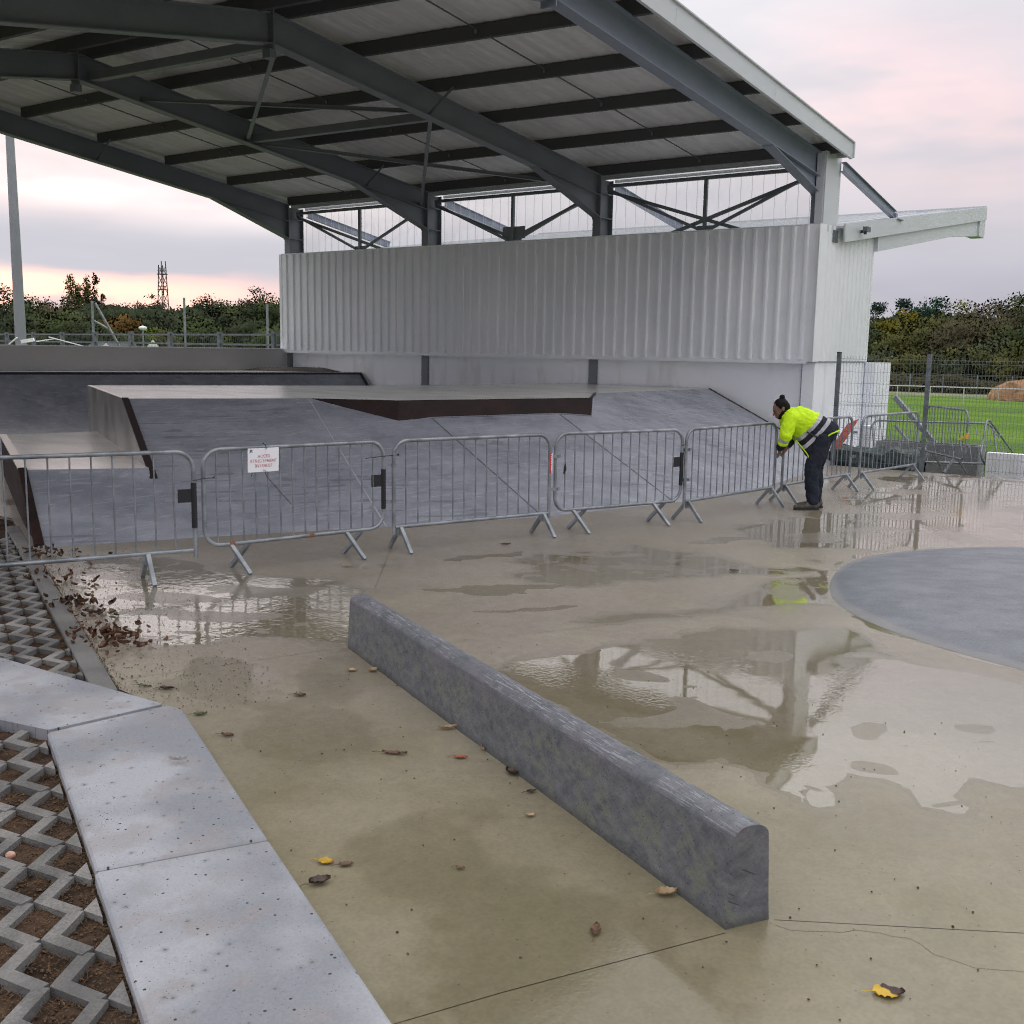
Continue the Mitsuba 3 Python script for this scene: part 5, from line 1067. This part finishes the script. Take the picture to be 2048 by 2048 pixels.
# belt of brown scrub and distant woods, too dense to count
def scrub(n, x0, x1, yf, z0, h, s, seed):
    g = np.random.default_rng(seed); x = g.uniform(x0, x1, n); y = yf(x) + g.normal(size=n) * .8; z = z0 + g.uniform(0, 1, n) * h * (.55 + .9 * meshkit.fbm(np.c_[x * .35, y * 0, 0 * x], 3, seed)); return leaf_cards(np.c_[x, y, z], n, s, g, np.c_[0 * x - .3, 0 * x - 1, 0 * x + .4])
k = leafy('scrub', [scrub(15000, -40, -6, lambda x: 92.8 + 0 * x, -1.0, 1.5, .15, 4)], 'leaf_brown', kind='stuff', label='belt of low brown scrub along the far side of the pitch'); labels[k]['category'] = 'scrub'
def wood(n, az0, az1, d0, d1, h, s, seed):
    g = np.random.default_rng(seed); a = np.radians(g.uniform(az0, az1, n)); d = g.uniform(d0, d1, n); x, y = d * np.cos(a), d * np.sin(a); hh = h * (.65 + .7 * meshkit.fbm(np.c_[x * .09, y * .09, 0 * x], 3, seed)); z = -1 + g.uniform(0, 1, n) ** .7 * hh
    return leaf_cards(np.c_[x, y, z], n, s, g, np.c_[0 * x - .3, 0 * x - 1, 0 * x + .4])
k = leafy('far_woods', [wood(26000, 135, 154, 132, 150, 6.4, .42, 6), wood(14000, 98, 114, 132, 150, 6.6, .42, 7)], 'leaf_dark', kind='stuff', label='dark mass of distant woods behind the single trees'); labels[k]['category'] = 'woods'

# light mast, lattice mast, poles, goal frame
lm = thing('light_mast', 'tall tapered grey light mast at the left edge', 'mast')
put(lm, tube([(-39.1, 22.2, -1), (-39.1, 22.2, 5), (-39.1, 22.2, 16)], [.215, .185, .095], 16), 'mat_galv_far', 60)
obj('base_collar', cyl((-39.1, 22.2, -1), (-39.1, 22.2, -.7), .3, 12), 'mat_galv', lm)
la = thing('lattice_mast', 'distant steel lattice mast standing above the trees', 'mast')
MX, MY, HT_ = -241.9, 177.4, 22.6; legs = []; hw = lambda z: .62 + (HT_ - z) * .03
for sx, sy in ((-1, -1), (1, -1), (1, 1), (-1, 1)): legs.append(bar((MX + sx * hw(-2), MY + sy * hw(-2), -2), (MX + sx * hw(HT_), MY + sy * hw(HT_), HT_ + (1.0 if sx > 0 else 0)), .22, .22))
brs = []; zs = np.linspace(-1, HT_ - .4, 11); cn = [(-1, -1), (1, -1), (1, 1), (-1, 1)]
for i in range(10):
    for q in range(4):
        a, b = cn[q], cn[(q + 1) % 4]; a, b = (a, b) if i % 2 else (b, a); brs.append(bar((MX + a[0] * hw(zs[i]), MY + a[1] * hw(zs[i]), zs[i]), (MX + b[0] * hw(zs[i + 1]), MY + b[1] * hw(zs[i + 1]), zs[i + 1]), .12, .12))
scene['mat_mast'] = prin((0.085, 0.080, 0.082), 0.7)
put(la, cat_(legs), 'mat_mast'); obj('bracing', cat_(brs), 'mat_mast', la, kind='stuff')
for z in (HT_ - 2.4, HT_ - 6.4): obj('platform', cat_([box((MX, MY, z), (2.0, 2.0, .22)), box((MX, MY, z + .9), (1.8, 1.8, .10))]), 'mat_mast', la)
gp_ = thing('goal_frame', 'pale metal goal frame with one leaning post behind the low wall', 'goal')
for nme, a, b, r in (('upright', (-50.4, 32.6, -1), (-50.4, 32.6, 4.15), .065), ('leaning_post', (-50.3, 32.7, 4.05), (-49.4, 34.0, .9), .065), ('crossbar', (-50.4, 32.62, 3.15), (-49.98, 33.2, 2.75), .055)): obj(nme, cyl(a, b, r, 8), 'mat_galv', gp_)
for i, (x, y, z, lb_) in enumerate([(-47.7, 36.3, 4.45, 'slim grey net pole in the middle left of the lattice mast'), (-41.3, 36.4, 4.05, 'slim grey net pole close to the left end of the cladding'), (-46.0, 41.6, 2.9, 'short grey pole touching the left end of the cladding')]):
    k = thing('net_pole', lb_, 'pole'); put(k, cyl((x, y, -1), (x, y, z), .06, 8), 'mat_galv')
labels['net_pole']['label'] = 'slim grey net pole standing between the lattice mast and the cladding, farther left one'
sl_ = thing('round_lamp', 'lamp with a round white top behind the white gables', 'lamp')
put(sl_, cyl((-57.2, 40.4, -1), (-57.2, 40.4, 2.85), .05, 8), 'mat_galv'); dm = trimesh.creation.icosphere(2, .25); dm.apply_scale((1, 1, .55)); dm.apply_translation((-57.2, 40.4, 2.95)); obj('dome', dm, 'mat_white', sl_, smooth=True)
hs = thing('gabled_house', 'low grey roofed house with two pale gables behind the low wall', 'house')
scene['mat_slate'] = prin((0.11, 0.11, 0.13), 0.7)
def gable(c, w, z0, z1, dpt):
    dx = nrm(V(.58, .815, 0)); n_ = nrm(V(.815, -.58, 0)); pts = [c - dx * w + V(0, 0, z0), c + dx * w + V(0, 0, z0), c + V(0, 0, z1), c - dx * w + V(0, 0, -1), c + dx * w + V(0, 0, -1)]; pts += [p - n_ * dpt for p in pts]; return trimesh.convex.convex_hull(np.array(pts))
obj('gable', gable(V(-56.8, 40.8, 0), .62, 1.5, 2.26, .6), 'mat_white', hs); obj('gable', gable(V(-58.3, 38.5, 0), .45, 1.4, 2.02, .6), 'mat_white', hs)
obj('roof', trimesh.convex.convex_hull(np.array([(-58.6, 38.2, 1.3), (-57.4, 40.4, 1.3), (-60.3, 37.6, 1.3), (-58.4, 41.0, 1.3), (-59.3, 38.4, 2.1), (-58.1, 40.4, 2.1), (-58.6, 38.2, -1), (-57.4, 40.4, -1), (-60.3, 37.6, -1), (-58.4, 41.0, -1)])), 'mat_slate', hs)
sw = thing('white_sheets', 'heap of crumpled white sheets behind the low wall near the mast', 'sheets')
put(sw, cat_([bar((-36.3, 21.2, 2.02), (-35.9, 21.7, 2.13), .30, .03), bar((-36.0, 21.5, 2.18), (-35.3, 22.5, 1.85), .3, .03), bar((-36.9, 20.5, 1.9), (-36.7, 20.7, 2.15), .12, .03), bar((-36.6, 20.8, 2.0), (-36.3, 21.1, 2.08), .15, .12), box((-36, 21.3, .3), (1.4, 1.2, 2.4))]), 'mat_white')
bf = thing('back_fence', 'grey three-rail fence with posts behind the low concrete wall', 'fence')
FPTS = [(-51.7, 27.4), (-48.4, 26.8), (-45.1, 26.2), (-41.7, 25.5), (-38.4, 24.9), (-35.0, 24.2), (-31.7, 23.5), (-28.3, 22.9), (-24.9, 22.2), (-23.0, 21.9)]
for i, (x, y) in enumerate(FPTS):
    obj('fence_post', box((x, y, .7), (.14, .14, 3.42 + .03)), 'mat_galv_dark', bf)
for i in range(len(FPTS) - 1):
    for z in (2.33, 2.02, 1.71): obj('rail', bar((*FPTS[i], z), (*FPTS[i + 1], z), .03, .06), 'mat_galv_dark', bf)
    a, b = V(*FPTS[i], 0), V(*FPTS[i + 1], 0); obj('wire_panel', cat_([bar(a + (b - a) * t + V(0, 0, .2), a + (b - a) * t + V(0, 0, 2.3), .006, .006) for t in np.linspace(.04, .96, 26)]), 'mat_wire', bf, kind='stuff')
# pitch railing, far fence, soil heap
pr_ = thing('pitch_railing', 'long white railing along the far side of the pitch', 'railing')
RX = np.arange(-32, -4, 2.0); ry = lambda x: 71.0 + .10 * (x + 20)
scene['mat_rail'] = prin((0.55, 0.55, 0.56), 0.5)
put(pr_, cat_([cyl((x, ry(x), .07), (x + 2.0, ry(x + 2), .07), .035, 6) for x in RX]), 'mat_rail')
for x in RX: obj('railing_post', cyl((x, ry(x), -1), (x, ry(x), .05), .03, 6), 'mat_rail', pr_)
ff = thing('far_fence', 'faint grey mesh fence in front of the brown scrub', 'fence')
for x in np.arange(-40, -8, 2.55): obj('fence_post', box((x, 91.2 + .12 * (x + 24), -.25), (.09, .09, 1.55)), 'mat_galv', ff)
put(ff, cat_([bar((-40, 89.3, z), (-8, 93.1, z), .02, .03) for z in (.46, 0, -.5)] + [bar((x, 91.2 + .12 * (x + 24), -1), (x, 91.2 + .12 * (x + 24), .46), .012, .012) for x in np.arange(-40, -8, .25)]), 'mat_wire')
hh = thing('soil_heap', 'rounded heap of orange brown soil beyond the pitch at far right', 'soil heap')
mm = trimesh.creation.icosphere(5, 1.0); mm.vertices[:, 2] = np.maximum(mm.vertices[:, 2], -.05); mm.vertices *= (3.0, 2.8, 1.6); mm.vertices += (np.stack([meshkit.fbm(mm.vertices * 1.6 + 7 * i, 4, i) for i in range(3)], 1) - .5) * .5; mm.apply_translation((-13.7, 81.8, -1.05))
scene['mat_heap'] = prin(speckle((0.20, 0.115, 0.065), (0.33, 0.20, 0.12), 1.5, 12, 0.15), 0.95, spec=0.1); put(hh, mm, 'mat_heap', True)

# ================================================================== FALLEN LEAVES
LC = {'rust': ((0.055, 0.022, 0.012), (0.115, 0.048, 0.024)), 'yellow': ((0.42, 0.28, 0.02), (0.25, 0.10, 0.02)), 'brown': ((0.060, 0.030, 0.018), (0.13, 0.065, 0.032)), 'dark': ((0.022, 0.013, 0.010), (0.05, 0.028, 0.018)), 'pale': ((0.25, 0.17, 0.09), (0.38, 0.28, 0.17)), 'red': ((0.24, 0.05, 0.02), (0.36, 0.10, 0.04)), 'green': ((0.045, 0.05, 0.02), (0.10, 0.10, 0.03)), 'grey': ((0.30, 0.29, 0.28), (0.42, 0.41, 0.40))}
for n_, (c1, c2) in LC.items(): scene['fallen_' + n_] = prin(speckle(c1, c2, 35, 160, 0.15), 0.4, spec=0.5)
def two_tone(p, n, uv): return mix((0.035, 0.012, 0.010), (0.52, 0.33, 0.02), smoothstep(-0.004, 0.006, (-0.795 - p.x) * 0.35 + (3.212 - p.y) * 0.94 + 0.012 * (noise(p.x * 80, p.y * 80, 1.0) - 0.5)))
scene['fallen_two'] = prin(proc(two_tone), 0.4)


def leaf_mesh(x, y, L, W, rot, curl, seed, z=0.007, stem=True):
    g = np.random.default_rng(seed); nu, nv = 14, 6; P = []
    for i in range(nu + 1):
        t = i / nu; w = W * (math.sin(math.pi * min(1, t * 1.02)) ** .75) * (1 - .25 * t) * (1 + .10 * math.sin(t * 40 + seed)) + .0004
        for j in range(nv + 1):
            s = 2 * j / nv - 1; zz = curl * L * ((s * s) * .55 + (t - .5) ** 2 * .9) + .05 * L * abs(s) * .4 + L * .03 * g.normal() * abs(s); P.append(((t - .5) * L, s * w, zz))
    P = np.array(P); c, q = math.cos(rot), math.sin(rot); P = np.c_[P[:, 0] * c - P[:, 1] * q + x, P[:, 0] * q + P[:, 1] * c + y, P[:, 2] + z]; f = []
    for i in range(nu):
        for j in range(nv): a = i * (nv + 1) + j; f += [[a, a + nv + 1, a + 1], [a + 1, a + nv + 1, a + nv + 2]]
    m = [tri(P, f)]
    if stem: b = V(x - c * L * .5, y - q * L * .5, z + .002); m.append(tube([b, b - V(c * L * .2, q * L * .2, -.004 * curl * 4), b - V(c * L * .36, q * L * .36 + .01, 0)], .0013, 5))
    return cat_(m)
LV = [(-.80, 3.21, .105, .040, .6, .06, 'two', 'yellow and dark brown leaf lying flat at the bottom right'), (-1.73, 2.96, .085, .020, 2.0, .15, 'brown', 'brown and green folded leaf in front of the ledge near the bottom'), (-2.83, 2.74, .070, .028, .3, .12, 'yellow', 'small bright yellow leaf beside the slab border'), (-2.75, 2.77, .06, .018, .9, .2, 'brown', 'brown leaf just right of the small yellow leaf'), (-2.73, 2.61, .085, .030, 1.1, .45, 'dark', 'dark curled leaf below the small yellow leaf'),
      (-1.65, 3.33, .085, .028, .8, .42, 'pale', 'pale curled leaf against the foot of the ledge near its end'), (-2.77, 3.90, .085, .032, 2.7, .42, 'dark', 'dark curled leaf at the foot of the ledge halfway along'), (-3.06, 4.06, .07, .016, 2.3, .4, 'pale', 'pale curled leaf at the foot of the ledge'), (-3.08, 3.90, .07, .020, .5, .15, 'red', 'reddish leaf a little way out from the ledge'), (-3.38, 4.17, .10, .020, .9, .35, 'pale', 'pale leaf with a long stem near the ledge'),
      (-3.37, 3.74, .13, .018, .45, .12, 'brown', 'long brown strip of leaf on the tan floor'), (-4.21, 3.39, .075, .018, .3, .25, 'brown', 'brown curled leaf near the second pale slab'), (-4.39, 4.06, .075, .022, .4, .3, 'brown', 'brown leaf in the middle of the floor left of the ledge'), (-5.09, 3.67, .085, .022, .7, .2, 'dark', 'dark leaf lying near the corner of the pale slabs'), (-5.22, 3.61, .10, .018, .3, .2, 'green', 'greenish twig-like leaf beside the kerb end'), (-4.58, 3.51, .07, .026, .8, .2, 'green', 'dark green leaf at the corner of the pale slabs'),
      (-4.49, 4.59, .06, .025, .5, .35, 'pale', 'left of three leaves under the far end of the ledge'), (-4.39, 4.67, .06, .03, 1.2, .5, 'pale', 'pale upright leaf under the far end of the ledge'), (-4.37, 4.75, .06, .022, .2, .3, 'brown', 'small brown leaf tucked under the far end of the ledge'), (-2.57, 3.78, .05, .014, 1.0, .3, 'dark', 'tiny dark leaf right of the dark curled one'), (-2.43, 3.57, .05, .013, .9, .3, 'pale', 'tiny pale leaf on the floor in front of the ledge'), (-2.38, 3.02, .035, .012, .4, .3, 'brown', 'tiny brown leaf in the open floor near the bottom'), (-2.50, 3.86, .05, .018, 2.0, .4, 'dark', 'small dark leaf near the ledge foot'),
      (-3.9, 9.0, .09, .03, .4, .2, 'dark', 'dark leaf on the floor in front of the barriers'), (-6.3, 8.7, .10, .03, .6, .2, 'brown', 'brown leaf below the square-cornered barrier with the red label'), (-6.75, 6.85, .12, .02, .4, .15, 'pale', 'pale thin leaf behind the notice barrier legs')]
for i, (x, y, L, W, r, cu, c, lb_) in enumerate(LV):
    k = thing('fallen_leaf', lb_, 'leaf'); put(k, leaf_mesh(x, y, L, W, r, cu * .65, 40 + i), 'fallen_' + c, True)
k = thing('curled_leaf', 'pale grey curled leaf lying on the second pale slab', 'leaf'); put(k, leaf_mesh(-4.04, 2.96, .085, .012, 0.75, .3, 9, .052), 'fallen_grey', True)
pb = thing('pebble', 'small orange pink pebble in the soil between the pavers', 'pebble'); pm_ = trimesh.creation.icosphere(3, .02); pm_.vertices *= (1, .9, .7); pm_.vertices += (np.stack([meshkit.fbm(pm_.vertices * 60 + 5 * i, 3, i) for i in range(3)], 1) - .5) * .008; pm_.apply_translation((-3.88, 2.045, -.012)); scene['mat_pebble'] = prin(speckle((.42, .22, .15), (.5, .32, .25), 60, 200, .1), .7); put(pb, pm_, 'mat_pebble', True)
def litter(cx, cy, n, rx, ry, hh, seed):
    g = np.random.default_rng(seed); ms = []
    for i in range(n):
        x, y = cx + KD[0] * g.normal() * rx + KN[0] * abs(g.normal()) * ry, cy + KD[1] * g.normal() * rx + KN[1] * abs(g.normal()) * ry; m = leaf_mesh(0, 0, g.uniform(.03, .075), g.uniform(.009, .022), 0, g.uniform(.2, .6), seed * 100 + i, 0, False)
        Rm = trimesh.transformations.euler_matrix(g.normal() * .6, g.normal() * .6, g.uniform(0, 6.28)); m.apply_transform(Rm); m.apply_translation((x, y, .014 + hh * g.uniform() * math.exp(-((x - cx) ** 2 + (y - cy) ** 2) / (2 * rx * rx)))); ms.append(m)
    return ms
for i, (cx, cy, n, rx, ry, h_, lb_) in enumerate([(-6.32, 3.97, 85, .20, .13, .09, 'largest clump of brown wet leaves against the kerb'), (-7.25, 4.40, 50, .22, .09, .06, 'clump of rusty leaves against the kerb above the largest clump'), (-8.3, 4.88, 30, .35, .06, .03, 'thin line of leaves along the kerb farther back'), (-9.3, 5.35, 45, .25, .12, .05, 'clump of dark leaves by the foot of the low platform')]):
    ms = litter(cx, cy, n, rx, ry, h_, 61 + i); t = thing('leaf_clump', lb_, 'leaves', kind='stuff'); a = len(ms) // 2
    put(t, cat_(ms[:a]), 'fallen_brown', True); obj('dark_leaves', cat_(ms[a:]), 'fallen_dark' if i % 2 else 'fallen_rust', t, smooth=True)
